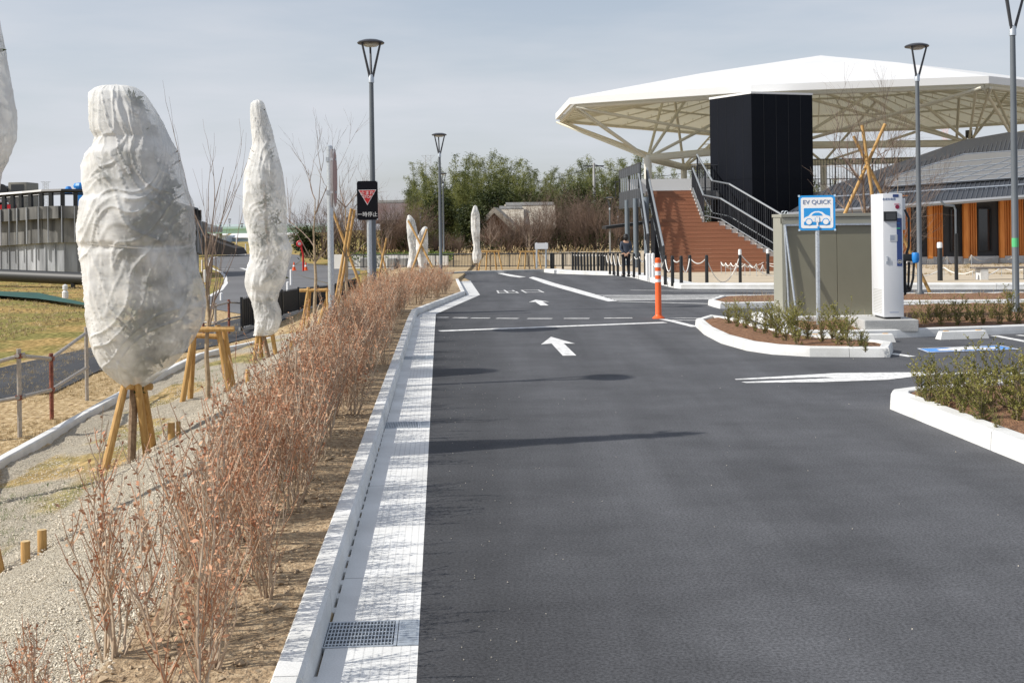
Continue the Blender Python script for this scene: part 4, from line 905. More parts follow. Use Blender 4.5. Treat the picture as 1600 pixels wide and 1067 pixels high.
def RP(px, py, off=0):
    X, Z = ray(px, py); d = Vector((X, 1, Z)); o = Vector((0, 0, H)); k = (EL - o).dot(nrm) / d.dot(nrm); return o + d * k + nrm * off * (1 if nrm.z > 0 else -1)
b = MB(O); face = [RP(1228, 334), RP(1700, 298.5), RP(1700, 205), RP(1574, 207), RP(1506, 219), RP(1382, 262), RP(1300, 290)]
b.prism(face, (0, 0, -.12)); rf = b.build('roof', ['roofdark'], t)
b = MB(O)
for k in range(13):       # standing ribs parallel to the eave
    f = k / 13; pa = RP(lerp(1382, 1506, f), lerp(262, 219, f), .02); pb = RP(lerp(1382, 1506, f) + 220, lerp(262, 219, f) - 6 + 18 * 0, .02)
for k in range(60):
    a_ = RP(1228, 334).lerp(RP(1700, 298.5), k / 60); u_ = (RL - EL); 
    q = a_ + (RP(1700, 205) - RP(1700, 298.5)) * lerp(.30, 1, min(1, k / 44))
    tmax = 1.0
    for j in range(1, 41):
        c = a_.lerp(q, j / 40); ppx = CX + F * c.x / c.y; ppy = HY - F * (c.z - H) / c.y - ROLL * (ppx - CX)
        if ppy < pl(ppx, [(1228, 334), (1300, 290), (1382, 262), (1506, 219), (1574, 207), (1700, 205)]) + 1: tmax = (j - 1) / 40; break
    if tmax > .03: b.tube([a_ + Vector((0, 0, .02)), a_.lerp(q, tmax) + Vector((0, 0, .02))], .018, 4)
b.build('ribs', [mat('rib_metal', (.14, .15, .17), .4, .4)], rf)
b = MB(O); b.tube([RP(1228, 335.5), RP(1700, 300.5)], .09, 6); b.build('gutter', [mat('gutter_grey', (.3, .31, .33), .4)], t, True)
b = MB(O); b.tube([RP(1300, 310, .06), RP(1700, 284.5, .06)], .035, 6)
for k in range(26): c = RP(lerp(1300, 1700, k / 25), lerp(310, 284.5, k / 25), .02); b.box(c, (.05, .05, .08))
b.build('snow_guard', ['galv'], t)
# solar array
def sol(u, v, off): return RP(lerp(lerp(1383, 1390, 0), 1700, u), lerp(lerp(295, 272, u), lerp(281.5, 232, u ** .8) , v), off)
b = MB(O); q = [RP(1382, 296, .1), RP(1700, 274, .1), RP(1700, 233, .1), RP(1600, 238.5, .1), RP(1506, 245, .1), RP(1383, 284, .1)]; b.prism(q, -nrm * (1 if nrm.z > 0 else -1) * .05); so = b.build('solar_panels', ['solar'], t)
b = MB(O)
rows = [((1382, 296), (1700, 274)), ((1384, 290), (1700, 264.5)), ((1400, 283), (1700, 256)), ((1428, 272), (1700, 248)), ((1460, 260), (1700, 240)), ((1506, 245), (1600, 238.5)), ((1600, 238.5), (1700, 233)), ((1383, 284), (1506, 245))]
for (a, c) in rows: b.tube([RP(*a, .115), RP(*c, .115)], .016, 4)
for k in range(9): b.tube([RP(1420 + k * 34, 293.5 - k * 2.4, .112), RP(1420 + k * 34 + 95, max(236 - k * .3, 262 - k * 6), .112)], .013, 4)
b.build('panel_frames', ['galv'], so)
zg_ = topz(1478, 312, 53.0)
x, y = flat(1494.5, 437, .1); t = thing('drain_pole', (x, y, dip(y) + .08), 'thin pole, black below and grey above, beside the capped bollard', 'pole')
b = MB(); b.tube([(0, 0, 0), (0, 0, 1.4)], .055, 10); b.build('lower_sleeve', ['black'], t, True); zt = topz(1493, 322, y) - dip(y) - .08
b = MB(); b.tube([(0, 0, 1.3), (0, 0, zt - .12), (-.05, 0, zt), (-.3, .02, zt + .02), (-.42, .05, zt + .15)], .034, 8); b.build('upper_pipe', ['pole'], t, True)
# ---- person standing by the bollards
def person():
    x, y = flat(978.4, 431, .13); z0 = dip(y) + .1; t = thing('person', (x, y, z0), 'person in dark jacket and trousers seen from behind, hands clasped behind the back', 'person', rz=radians(8))
    Hh = topz(980, 366.5, y) - z0; k = Hh / 1.72
    def skin(name, verts, edges, m, root, parent, sub=2):
        me = bpy.data.meshes.new(name); me.from_pydata([Vector(v[:3]) * k for v in verts], edges, []); o = bpy.data.objects.new(name, me); COL.objects.link(o)
        s_ = o.modifiers.new('s', 'SKIN'); me.skin_vertices.new() if not me.skin_vertices else None
        for i, v in enumerate(verts): sv = me.skin_vertices[0].data[i]; sv.radius = (v[3] * k, (v[4] if len(v) > 4 else v[3]) * k); sv.use_root = (i == root)
        u_ = o.modifiers.new('u', 'SUBSURF'); u_.levels = sub; u_.render_levels = sub
        me2 = bpy.data.meshes.new_from_object(o.evaluated_get(bpy.context.evaluated_depsgraph_get())); bpy.data.objects.remove(o); me2.name = name
        me2.materials.clear(); me2.materials.append(M[m]); 
        for p in me2.polygons: p.use_smooth = True
        o2 = bpy.data.objects.new(name, me2); COL.objects.link(o2); o2.parent = parent; return o2
    # body (seen from behind: camera is at -y, figure faces +y)
    V = [(0, 0, .93, .15, .1), (0, 0, 1.1, .14, .095), (0, .0, 1.28, .17, .105), (0, -.01, 1.4, .12, .08), (0, 0, 1.48, .055, .055), (0, .01, 1.56, .06, .065), (0, .015, 1.64, .08, .095), (0, .01, 1.69, .05, .06),
         (.17, 0, 1.39, .06), (.23, -.03, 1.14, .045), (.1, -.12, .97, .032), (0, -.15, .92, .03),
         (-.17, 0, 1.39, .06), (-.23, -.03, 1.14, .045), (-.12, -.12, .96, .032), (-.05, -.15, .91, .03),
         (.1, 0, .84, .09), (.1, .02, .48, .06), (.11, -.01, .1, .042), (.115, .1, .035, .04, .03),
         (-.1, 0, .84, .09), (-.1, .01, .48, .06), (-.11, -.01, .1, .042), (-.12, .1, .035, .04, .03)]
    E = [(0, 1), (1, 2), (2, 3), (3, 4), (4, 5), (5, 6), (6, 7), (3, 8), (8, 9), (9, 10), (10, 11), (3, 12), (12, 13), (13, 14), (14, 15), (0, 16), (16, 17), (17, 18), (18, 19), (0, 20), (20, 21), (21, 22), (22, 23)]
    body = skin('body', V, E, 'skin', 0, t)
    V2 = [(a, b_, c, r * 1.1 + .01, (rest[0] * 1.1 + .01) if rest else r * 1.1 + .01) for (a, b_, c, r, *rest) in V[:4]] + [(0, 0, 1.45, .07, .07)] + [(a, b_, c, r + .013) for (a, b_, c, r, *_) in (V[8], V[9], V[10], V[12], V[13], V[14])] + [(0, 0, .84, .165, .12)]
    skin('jacket', V2, [(11, 0), (0, 1), (1, 2), (2, 3), (3, 4), (3, 5), (5, 6), (6, 7), (3, 8), (8, 9), (9, 10)], 'jacket', 1, t)
    V3 = [(0, 0, .92, .155, .108)] + [(a, b_, c, r + .016) for (a, b_, c, r, *_) in (V[16], V[17], V[18], V[20], V[21], V[22])]; V3[3] = (*V3[3][:2], .07, .06); V3[6] = (*V3[6][:2], .07, .06)
    skin('trousers', V3, [(0, 1), (1, 2), (2, 3), (0, 4), (4, 5), (5, 6)], 'trouser', 0, t)
    b = MB()
    for s_ in (-1, 1): b.bbox((s_ * .115 * k, .05 * k, .035 * k), (.1 * k, .27 * k, .08 * k), .02)
    b.build('shoes', ['black'], t, True)
    b = MB(); b.lathe((0, -.034 * k, 1.575 * k), [(.0, -.1), (.055, -.095), (.088, -.04), (.094, .03), (.06, .08), (0, .09)], 14); b.lathe((0, -.005 * k, 1.63 * k), [(.088 * k, -.06), (.1 * k, 0), (.097 * k, .05), (.07 * k, .095), (0, .11)], 16); b.build('hair', ['hair'], t, True)
    for s_, nm in ((1, 'hand'), (-1, 'hand')):
        b = MB(); c = Vector((s_ * .02 - .03, -.17, .9)) * k
        b.tube([c + Vector((s_ * .05, .01, .02)), c, c + Vector((-s_ * .04, -.012, -.03))], [.02, .03, .026], 8)
        for f in range(4): b.tube([c + Vector((-s_ * .03, -.01, -.045 + .018 * f)), c + Vector((-s_ * .06, -.02, -.06 + .018 * f)), c + Vector((-s_ * .08, -.005, -.06 + .018 * f))], .0085, 6)
        b.tube([c + Vector((0, -.01, .02)), c + Vector((-s_ * .02, -.02, .05))], .009, 6)
        b.build(nm, ['skin'], t, True)
person()
# ================================================================ LEFT SIDE
def wrap_profile(px, Y, x0, z0):
    out = []
    for y, l, r in px:
        a, b_ = Q(l, y, Y), Q(r, y, Y); out.append(((a.z + b_.z) / 2 - z0, (a.x + b_.x) / 2 - x0, (b_.x - a.x) / 2))
    return sorted(out)
def net_mat():
    m = bpy.data.materials.new('white_frost_net'); m.use_nodes = True; n = m.node_tree; l = n.links.new; n.nodes.remove(n.nodes['Principled BSDF']); out = n.nodes['Material Output']
    g = n.nodes.new('ShaderNodeTexCoord').outputs['Object']
    d = n.nodes.new('ShaderNodeBsdfDiffuse'); d.inputs['Color'].default_value = (.94, .94, .93, 1); t = n.nodes.new('ShaderNodeBsdfTranslucent'); t.inputs['Color'].default_value = (.86, .85, .8, 1)
    mx_ = n.nodes.new('ShaderNodeMixShader'); mx_.inputs[0].default_value = .33; l(d.outputs[0], mx_.inputs[1]); l(t.outputs[0], mx_.inputs[2])
    tr = n.nodes.new('ShaderNodeBsdfTransparent'); m2 = n.nodes.new('ShaderNodeMixShader')
    nz_ = n.nodes.new('ShaderNodeTexNoise'); nz_.inputs['Scale'].default_value = 2.2; nz_.inputs['Detail'].default_value = 5; l(g, nz_.inputs['Vector'])
    mr = n.nodes.new('ShaderNodeMapRange'); mr.inputs['From Min'].default_value = .42; mr.inputs['From Max'].default_value = .64; mr.inputs['To Min'].default_value = .05; mr.inputs['To Max'].default_value = .6
    sx_ = n.nodes.new('ShaderNodeSeparateXYZ'); l(g, sx_.inputs[0]); ma = n.nodes.new('ShaderNodeMath'); ma.operation = 'MULTIPLY_ADD'; ma.inputs[1].default_value = .16; l(sx_.outputs['X'], ma.inputs[0]); l(nz_.outputs['Fac'], ma.inputs[2])
    l(ma.outputs[0], mr.inputs['Value']); l(mr.outputs[0], m2.inputs[0]); l(mx_.outputs[0], m2.inputs[1]); l(tr.outputs[0], m2.inputs[2])
    n2 = n.nodes.new('ShaderNodeTexNoise'); n2.inputs['Scale'].default_value = 3.2; n2.inputs['Detail'].default_value = 6; n2.inputs['Distortion'].default_value = .8
    q_ = n.nodes.new('ShaderNodeMapping'); q_.inputs['Rotation'].default_value = (0, .55, 0); q_.inputs['Scale'].default_value = (1, 1, 3.5); l(g, q_.inputs[0]); l(q_.outputs[0], n2.inputs['Vector'])
    bp = n.nodes.new('ShaderNodeBump'); bp.inputs['Strength'].default_value = .45; bp.inputs['Distance'].default_value = .02; l(n2.outputs['Fac'], bp.inputs['Height']); l(bp.outputs[0], d.inputs['Normal'])
    l(m2.outputs[0], out.inputs['Surface']); return m
M['net'] = net_mat()
def wrapped_tree(px, Y, base, label, leaves=2600, nj=230, ni=150, amp=1.0, seed=0, ties=(), group=None):
    x0, z0 = base.x, base.z; pr = wrap_profile(px, Y, x0, z0); t = thing('wrapped_tree', base, label, 'wrapped tree', group)
    cz = [(a, b_) for a, b_, c in pr]; rz = [(a, c) for a, b_, c in pr]; za, zb = pr[0][0], pr[-1][0]; vs = []
    def rad(z, a, full=True):
        r = pl(z, rz); R0 = max(r, .02); sd_ = seed * 7.3
        if not full: return r
        p = Vector((cos(a) * 1.05, sin(a) * 1.05, z + sd_)); wob = .7 * noise.noise(p * 1.1); a_ = (a - pi / 2) % (2 * pi)
        lob = noise.noise(p * 1.2) * .1; tent = .2 * (.45 - noise.voronoi(p * 1.35)[0][0])
        q1 = z * 1.5 + a_ * 1.5 + wob * 1.6; q2 = z * 1.9 - a_ * 1.1 + wob * 1.8; q3 = a_ * 2.4 + z * .5 + wob * 2
        f1 = 1 - abs(noise.noise(Vector((q1 * 1.7, wob + z * .2, sd_)))) * 2.4; f2 = 1 - abs(noise.noise(Vector((q2 * 1.9, wob, sd_ + 9)))) * 2.4
        f3 = 1 - abs(noise.noise(Vector((q3 * 2.2, z * .45, sd_ + 4)))) * 2.4
        k = (lob + tent + .055 * max(0, f1) ** 7 + .055 * max(0, f2) ** 8 + .035 * max(0, f3) ** 7 - .02) * amp
        for tz, w_, dp in ties: k -= dp * math.exp(-((z - tz) / w_) ** 2)
        return R0 * (1 + k * .5) + k * .2
    for j in range(nj + 1):
        z = lerp(za, zb, j / nj)
        for i in range(ni):
            a = 2 * pi * i / ni; r = rad(z, a) * (1 if j < nj else .2); edge = abs(cos(a))
            if j < nj: r = lerp(r, pl(z, rz) + .35 * (r - pl(z, rz)), edge ** 4)
            vs.append((pl(z, cz) + r * cos(a), r * .85 * sin(a), z))
    fs = [(j * ni + i, j * ni + (i + 1) % ni, (j + 1) * ni + (i + 1) % ni, (j + 1) * ni + i) for j in range(nj) for i in range(ni)]
    b = MB(); b.add(vs, fs); b.add([(pl(zb, cz), 0, zb + .01)] + vs[-ni:], [(0, 1 + i, 1 + (i + 1) % ni) for i in range(ni)]); b.build('net_cover', ['net'], t, 'all')
    rnd = random.Random(seed); b = MB(); cl = int(leaves / 9)
    for c in range(cl):
        z = lerp(za, zb, rnd.random() ** .9); a = rnd.uniform(-pi, pi)
        if rnd.random() < .55: a = rnd.uniform(-1.5, .5)
        z = min(z, zb - .24); r = max(0, min(rad(z, a), rad(z + .1, a), rad(z - .1, a), pl(z + .1, rz)) * rnd.uniform(.6, 1.0) - .115); ctr = Vector((pl(z, cz) + r * cos(a), r * .84 * sin(a), z))
        for k in range(9):
            b.leaf(ctr + Vector((rnd.gauss(0, .03), rnd.gauss(0, .03), rnd.gauss(0, .04))), rnd.uniform(.07, .13), .02)
    b.build('foliage', ['camlia'], t)
    b = MB(); pts = [(0, 0, -.05)] + [(pl(z, cz) * .8, 0, z) for z in [lerp(za, zb * .92, k / 8) for k in range(9)]]; b.tube(pts, [.045] * 2 + [.045 - .004 * k for k in range(8)], 8)
    for k in range(26):
        z = lerp(za, zb * .85, rnd.random()); a = rnd.uniform(0, 2 * pi); r = pl(z, rz) * .85; b.tube([(pl(z, cz) * .8, 0, z), (pl(z, cz) + r * .5 * cos(a), r * .5 * sin(a), z + r * .5), (pl(z, cz) + r * cos(a), r * .8 * sin(a), z + r * .8)], [.014, .01, .005], 5)
    b.build('trunk', ['bark'], t, True)
    if nj > 100:
        for tz_, w_, dp in ties:
            b = MB(); b.tube([(pl(tz_, cz) + (rad(tz_, 2 * pi * k / 40) * (1.0 if abs(cos(2 * pi * k / 40)) < .7 else .98) + .004) * cos(2 * pi * k / 40), (rad(tz_, 2 * pi * k / 40) + .004) * .85 * sin(2 * pi * k / 40), tz_ + .03 * sin(2 * pi * k / 40 * 2)) for k in range(41)], .006, 5); b.build('tie_cord', ['rope'], t, True)
    return t
def on(px, Y): x = Q(px, 400, Y).x; return G3(x, Y)
big = [(133, 168, 194), (137, 152, 212), (145, 141, 224), (155, 139, 232), (175, 139, 245), (195, 140, 256), (206, 143, 260), (215, 150, 264), (228, 146, 271), (240, 136, 276), (260, 133, 281), (285, 135, 288), (305, 138, 294), (312, 131, 297), (325, 129, 300), (350, 123, 302), (375, 122, 304), (400, 126, 304), (430, 131, 308), (455, 135, 316), (480, 137, 320), (505, 139, 316), (530, 141, 304), (550, 148, 290), (570, 158, 272), (585, 172, 252), (597, 186, 238), (604, 196, 226)]
YB = 12.7; wrapped_tree(big, YB, on(201, YB), 'huge bulging tree wrapped in white netting on three timber stakes', 5600, 280, 220, 1.0, 1, ((2.28, .04, .06),))
sec = [(156, 398, 408), (162, 392, 413), (175, 391, 417), (200, 392, 424), (225, 394, 429), (250, 387, 436), (266, 382, 441), (300, 380, 446), (330, 380, 449), (350, 384, 448), (370, 387, 449), (390, 390, 457), (402, 391, 454), (420, 386, 449), (438, 383, 446), (455, 384, 438), (470, 392, 433), (485, 396, 439), (500, 398, 440), (512, 398, 436), (519, 396, 434), (524, 395, 424)]
Y2 = 22.6; wrapped_tree(sec, Y2, on(418, Y2), 'tall slender tree tightly wrapped in white netting left of the round sign', 1500, 200, 110, 1.1, 2, ((1.25, .08, .12), (.45, .06, .14)))
off = [(-250, -62, -48), (-200, -72, -40), (-120, -80, -28), (-50, -84, -20), (0, -85, -12), (30, -86, -4), (60, -92, 3), (100, -100, 9), (150, -108, 18), (185, -110, 22), (215, -110, 21), (240, -108, 13), (270, -104, 0), (330, -98, -8), (400, -92, -14), (480, -88, -20), (560, -85, -24), (620, -80, -30), (680, -62, -38)]
YO = 8.2; wrapped_tree(off, YO, on(-46, YO), 'white wrapped tree cut off by the left edge of the picture', 1600, 150, 110, .8, 3)
YF = 44
def farwrap(px, Y, lab, sd, bx):
    wrapped_tree(px, Y, on(bx, Y), lab, 200, 60, 40, 1.2, sd)
farwrap([(336, 637, 641), (345, 635, 648), (360, 636, 652), (375, 637, 655), (390, 640, 655), (405, 638, 650), (418, 636, 648)], 43.5, 'left one of the two crossed white wrapped trees beside the hedge end', 5, 643)
farwrap([(354, 662, 667), (362, 656, 668), (375, 650, 669), (390, 650, 669), (405, 652, 668), (420, 655, 666), (428, 656, 660)], 42.5, 'right one of the two crossed white wrapped trees beside the hedge end', 6, 659)
farwrap([(321, 740, 745), (335, 736, 749), (360, 736, 750), (380, 739, 750), (388, 740, 750), (396, 738, 753), (405, 738, 752), (411, 740, 749)], 55, 'narrow white wrapped tree standing alone beyond the road end', 7, 745)
# ---- timber stakes
def stakes(name, legs, bars, base, label, group='timber tree supports', cat='tree support', r=.042):
    t = thing(name, base, label, cat, group)
    for a, c in legs:
        b = MB(base); a, c = Vector(a), Vector(c); b.tube([a, c], [r, r * .92], 10); b.build('leg', ['wood'], t, True)
        d = (c - a).normalized(); 
    for a, c in bars:
        b = MB(base); b.tube([Vector(a), Vector(c)], r * .95, 10); b.build('crossbar', ['wood'], t, True)
    return t
def Lg(bp, tp, Y, dy=0, dyt=0):       # leg from its foot pixel to its head pixel
    x, z = Q(bp[0], bp[1], Y + dy), None; g = G3(x.x, Y + dy); g.z = min(g.z - .05, x.z); return (g, Q(tp[0], tp[1], Y + dyt))
b0 = on(201, YB); stakes('tree_support', [Lg((162, 722), (197, 594), YB, -.3, -.05), Lg((230, 702), (214, 590), YB, .1, -.1), Lg((240, 694), (224, 605), YB, .5, .05)], [(Q(200, 603, YB - .12), Q(236, 604, YB + .12))], b0, 'timber tripod stakes under the huge wrapped tree')
YS = 17.4
stakes('tree_support', [Lg((284, 626), (301, 530), YS, 0, 0), Lg((297, 624), (303, 524), YS, .25, .1), Lg((358, 606), (340, 508), YS, 0, 0), Lg((365, 602), (350, 512), YS, .3, .1)], [(Q(296, 515, YS - .05), Q(366, 514, YS - .05)), (Q(306, 524, YS + .1), Q(340, 526, YS + .1))], on(322, YS), 'timber frame of four stakes and crossbars right of the huge wrapped tree')
stakes('tree_support', [Lg((397, 566), (403, 520), Y2, 0, 0), Lg((408, 566), (408, 522), Y2, .3, .1), Lg((432, 562), (425, 519), Y2, 0, 0)], [(Q(402, 524, Y2), Q(428, 523, Y2))], on(418, Y2), 'short timber stakes under the tall slender wrapped tree')
Y3 = 28
stakes('tree_support', [Lg((471, 525), (482, 449), Y3, 0, 0), Lg((480, 522), (484, 452), Y3, .3, .1), Lg((514, 500), (511, 450), Y3, 0, 0), Lg((495, 515), (510, 468), Y3, -.2, .1)], [(Q(468, 454, Y3), Q(514, 453, Y3))], on(492, Y3), 'timber frame round the thin young tree left of the round sign')
Y4 = 30
stakes('tree_support', [Lg((519, 440), (549, 326), Y4, 0, -.1), Lg((524, 430), (554, 328), Y4, .5, .1), Lg((573, 417), (520, 330), Y4, .2, .3)], [], on(535, Y4), 'long crossed bamboo poles propping the young tree behind the round sign', r=.038)
Y5 = 8.1
stakes('tree_support', [(G3(Q(-2, 870, Y5).x, Y5), G3(Q(-2, 870, Y5).x, Y5) + Vector((-.08, 0, .4)))], [], G3(Q(-2, 870, Y5).x, Y5), 'stake foot of the support at the left picture edge')
def stump(px, py, top, w, lab):
    p = P(px, py); h = (py - top) / F * p.y; b = MB(p - Vector((0, 0, .03))); r = w / F * p.y / 2; b.lathe(p - Vector((0, 0, .05)), [(r, 0), (r, h + .04), (r * .93, h + .05)], 14, 0); b.lathe(p - Vector((0, 0, .05)), [(r * .93, h + .0501), (0, h + .0502)], 14, 1)
    b.build('cut_stake', ['wood', 'woodend'], None, True, label=lab, cat='wooden stake', group='short round stakes in the gravel')
stump(40, 876, 845, 14, 'short round timber stake in the gravel, nearer one of the lower pair'); stump(66, 858, 827, 14, 'short round timber stake in the gravel, farther one of the lower pair')
stump(268, 686, 660, 11, 'short timber stake left of its twin below the huge wrapped tree'); stump(279, 682, 658, 7, 'slimmer short timber stake right of its twin below the huge wrapped tree')
stump(387, 596, 577, 7, 'short far timber stake in the gravel near the slender wrapped tree'); stump(455, 548, 532, 5, 'smallest far timber stake in the gravel by the hedge')
# ---- bare young trees
def branch(b, p, d, L_, r, depth, rnd, mi=0, spread=.5, up=.15, seg=4, kids=(2, 4), n=5):
    pts = [p.copy()]; q = p.copy(); dd = d.copy()
    for k in range(seg):
        dd = (dd + Vector((rnd.gauss(0, .1), rnd.gauss(0, .1), rnd.gauss(0, .06) + up * .15))).normalized(); q = q + dd * L_ / seg; pts.append(q.copy())
    b.tube(pts, [max(.0015, r * (1 - .75 * k / seg)) for k in range(seg + 1)], n, mi, cap=False)
    if depth <= 0: return
    for k in range(rnd.randint(*kids)):
        i = rnd.randint(1, seg); a = rnd.uniform(0, 2 * pi); s_ = spread * rnd.uniform(.6, 1.3)
        u = dd.cross(Vector((cos(a), sin(a), .3))).normalized(); nd = (dd + u * s_ + Vector((0, 0, up))).normalized(); branch(b, pts[i], nd, L_ * rnd.uniform(.5, .8), r * .5, depth - 1, rnd, mi, spread, up, max(3, seg - 1), kids, max(3, n - 1))
def bare_tree(base, h, label, seed, trunk_h=.5, r=.03, spread=.5, depth=3, kids=(2, 4), cat='bare tree', bark='palebark', lean=0, nb=6, L0=.32, up=.25, tf=.72):
    rnd = random.Random(seed); t = thing('bare_tree', base, label, cat); b = MB(); q = Vector((0, 0, -.05)); pts = [q]
    for k in range(8): q = Vector((lean * (k + 1) / 8 * h * .2 + rnd.gauss(0, .012) * h / 3, rnd.gauss(0, .01), h * tf * (k + 1) / 8)); pts.append(q)
    b.tube(pts, [r * (1 - .8 * k / 8) for k in range(9)], 8); b.build('trunk', [bark], t, True); b = MB()
    for k in range(nb):
        i = rnd.randint(max(1, int(8 * trunk_h)), 8); a = k * 2.4 + rnd.uniform(-.5, .5)
        branch(b, pts[i], Vector((cos(a) * spread * 1.3, sin(a) * spread * 1.3, .8)).normalized(), h * L0 * rnd.uniform(.7, 1.2), r * .3, depth - 1, rnd, 0, spread, up, 5, kids)
    b.build('branches', ['twig'], t, True); return t
def tz(px, py, Y, base): return topz(px, py, Y) - base.z
g = on(322, YS); bare_tree(g, tz(300, 205, YS, g), 'tall thin leafless tree with whippy upright twigs right of the huge wrapped tree', 3, .3, .042, .17, 3, (1, 3), nb=11, L0=.3, up=.5, tf=.6)
g = on(492, Y3); bare_tree(g, tz(490, 235, Y3, g), 'leafless young tree with wide forked crown left of the round sign', 12, .5, .05, .55, 4, (2, 3), nb=7, L0=.32)
g = on(541, Y4); bare_tree(g, tz(545, 262, Y4, g), 'leafless young tree with pale trunk behind the round sign and bamboo poles', 21, .45, .055, .6, 4, (2, 3), nb=8, L0=.28)
g = on(597, 36); bare_tree(g, tz(597, 345, 36, g), 'small bare sapling with crossed props between stop sign and hedge end', 23, .4, .03, .5, 3)
stakes('tree_support', [Lg((585, 415), (604, 372), 36, 0, 0), Lg((611, 415), (590, 372), 36, .3, 0)], [], g, 'small crossed props of the sapling beyond the stop sign', r=.03)
g = Vector((Q(1352, 450, 27.5).x, 27.5, dip(27.5) + .1)); bare_tree(g, tz(1352, 180, 27.5, g), 'leafless tree with spreading twigs and crossed poles behind the cabinet', 31, .42, .07, .62, 4, (3, 4), bark='bark', nb=13, L0=.3, tf=.7)
Yr = 27.5
def Lq(bp, tp, dy, dyt): return (Q(bp[0], bp[1], Yr + dy), Q(tp[0], tp[1], Yr + dyt))
stakes('tree_support', [Lq((1303, 372), (1383, 194), -.1, .1), Lq((1368, 340), (1347, 196), -.25, -.2), Lq((1453, 457), (1334, 213), .2, -.1)], [], g, 'three long crossed bamboo poles holding the bare tree behind the charger', r=.04)
g = Vector((Q(1405, 450, 29).x, 29, dip(29) + .1)); bare_tree(g, tz(1405, 215, 29, g), 'fine twiggy leafless shrub beside the lamp behind the charger', 37, .15, .03, .45, 4, (3, 4), nb=12, L0=.4)
for k, (px, Y, ty, lb) in enumerate([(766, 56, 345, 'thin bare sapling with low timber frame just right of the lone wrapped tree'), (827, 54, 340, 'thin bare sapling with timber frame left of the white notice board')]):
    g = on(px, Y); g.z = -.5; bare_tree(g, tz(px, ty, Y, g), lb, 41 + k, .55, .04, .5, 3, nb=7)
    s_ = .42; stakes('tree_support', [(g + Vector((x_ * 1.35, y_, -.05)), g + Vector((x_ * .9, y_ * .5, .95))) for x_, y_ in ((-s_, -.2), (s_, -.2), (-s_ * .4, .3), (s_ * .5, .3))], [(g + Vector((-s_ * 1.1, -.1, .93)), g + Vector((s_ * 1.1, -.1, .93)))], g, ['timber frame round the sapling next to the lone wrapped tree', 'timber frame round the sapling by the white notice board'][k], r=.035)
g = on(660, 42.2); stakes('tree_support', [(Q(640, 432, 42), Q(667, 358, 42.2)), (Q(676, 418, 42), Q(638, 345, 42.4))], [], g, 'crossed thin props in front of the two crossed wrapped trees', r=.04)
# notice board
g = on(846, 52); g.z = -.45; t = thing('notice_board', g, 'blank white notice board on two posts before the brown thicket', 'notice board')
for px in (838.5, 853): b = MB(g); b.tube([Q(px, 419, 52), Q(px, 379, 52)], .04, 8); b.build('post', ['galv'], t)
b = MB(g); c = Q(846, 384.5, 51.93); b.box(c, (20.5 / F * 52, .03, 9.5 / F * 52)); b.build('board', ['white'], t)
# ================================================================ HEDGE (bare shrubs), evergreen shrubs
def shrub_mesh(seed, h=.61):
    rnd = random.Random(seed); b = MB(); nst = rnd.randint(6, 12)
    for s_ in range(nst):
        a = rnd.uniform(0, 2 * pi); o = rnd.uniform(0, .04); hh = h * (rnd.uniform(.72, 1.05) if rnd.random() < .88 else rnd.uniform(1.1, 1.3)); ln = rnd.uniform(.04, .27)
        pts = []; x, y = o * cos(a), o * sin(a)
        for k in range(6):
            f = k / 5; pts.append(Vector((x + ln * hh * cos(a) * f ** .8 + rnd.gauss(0, .008), y + ln * hh * sin(a) * f ** .8 + rnd.gauss(0, .008), hh * f - .02)))
        b.tube(pts, [.0052, .0044, .0037, .003, .0022, .0013], 4, 0, cap=False)
        for k in range(rnd.randint(9, 14)):
            i = rnd.randint(1, 4); p = pts[i].lerp(pts[i + 1], rnd.random()); aa = rnd.uniform(0, 2 * pi); L_ = rnd.uniform(.08, .26) * (1.1 - i * .1)
            d = Vector((cos(aa) * .5, sin(aa) * .5, 1)).normalized(); m_ = p + d * L_ * .5 + Vector((0, 0, -.01)); e = p + d * L_ + Vector((0, 0, .02))
            b.tube([p, m_, e], [.0022, .0018, .001], 3, 0 if rnd.random() < .6 else 1, cap=False)
            for q in range(rnd.randint(2, 4)):
                c = p.lerp(e, rnd.uniform(.3, 1)); w_ = Vector((rnd.gauss(0, 1), rnd.gauss(0, 1), abs(rnd.gauss(0, 1)))).normalized(); b.leaf(c, rnd.uniform(.012, .026), .005, w_, 1)
        for q in range(6): b.leaf(pts[3].lerp(pts[5], rnd.random()), rnd.uniform(.014, .028), .006, None, 1)
    return b
hs = [];
HL = ['bare reddish shrub with thin upright stems in the long hedge beside the kerb', 'pale stemmed leafless shrub with rusty buds in the hedge beside the kerb']
for k in range(9): hs.append(shrub_mesh(100 + k).build('bare_shrub', ['stem', 'bud'], None, label='leafless red budded shrub in the long hedge beside the kerb', cat='shrub', group='leafless shrubs of the roadside hedge'))
pos = []; rnd = random.Random(5); RN_ = ['kerb side', 'gravel side']
for row, s_ in enumerate((.88, 1.12)):
    y = 3.8 + row * .6; c_ = 0
    while y < 22.5:
        yy = y + rnd.gauss(0, .05); ss = s_ + rnd.gauss(0, .07); pos.append((-.06 * yy - ss, yy, 'leafless red budded shrub, %s from the camera in the %s row of the hedge' % (ORD[c_], RN_[row]) if c_ < 12 else None)); c_ += 1; y += rnd.uniform(.2, .42) * (1 if y > 6 else 1.15)
    for yy, ss, wd_ in (((3.2, 1.02, 'nearer'), (3.45, 1.24, 'farther')) if row else ()): pos.append((-.06 * yy - ss, yy, wd_ + ' one of two leafless shrubs whose tips stand in the bottom left picture corner'))
y = 6.5
while y < 22.5: pos.append((-.06 * y - 1.0 + rnd.gauss(0, .06), y, None)); y += rnd.uniform(.4, .8)
y = 22.6
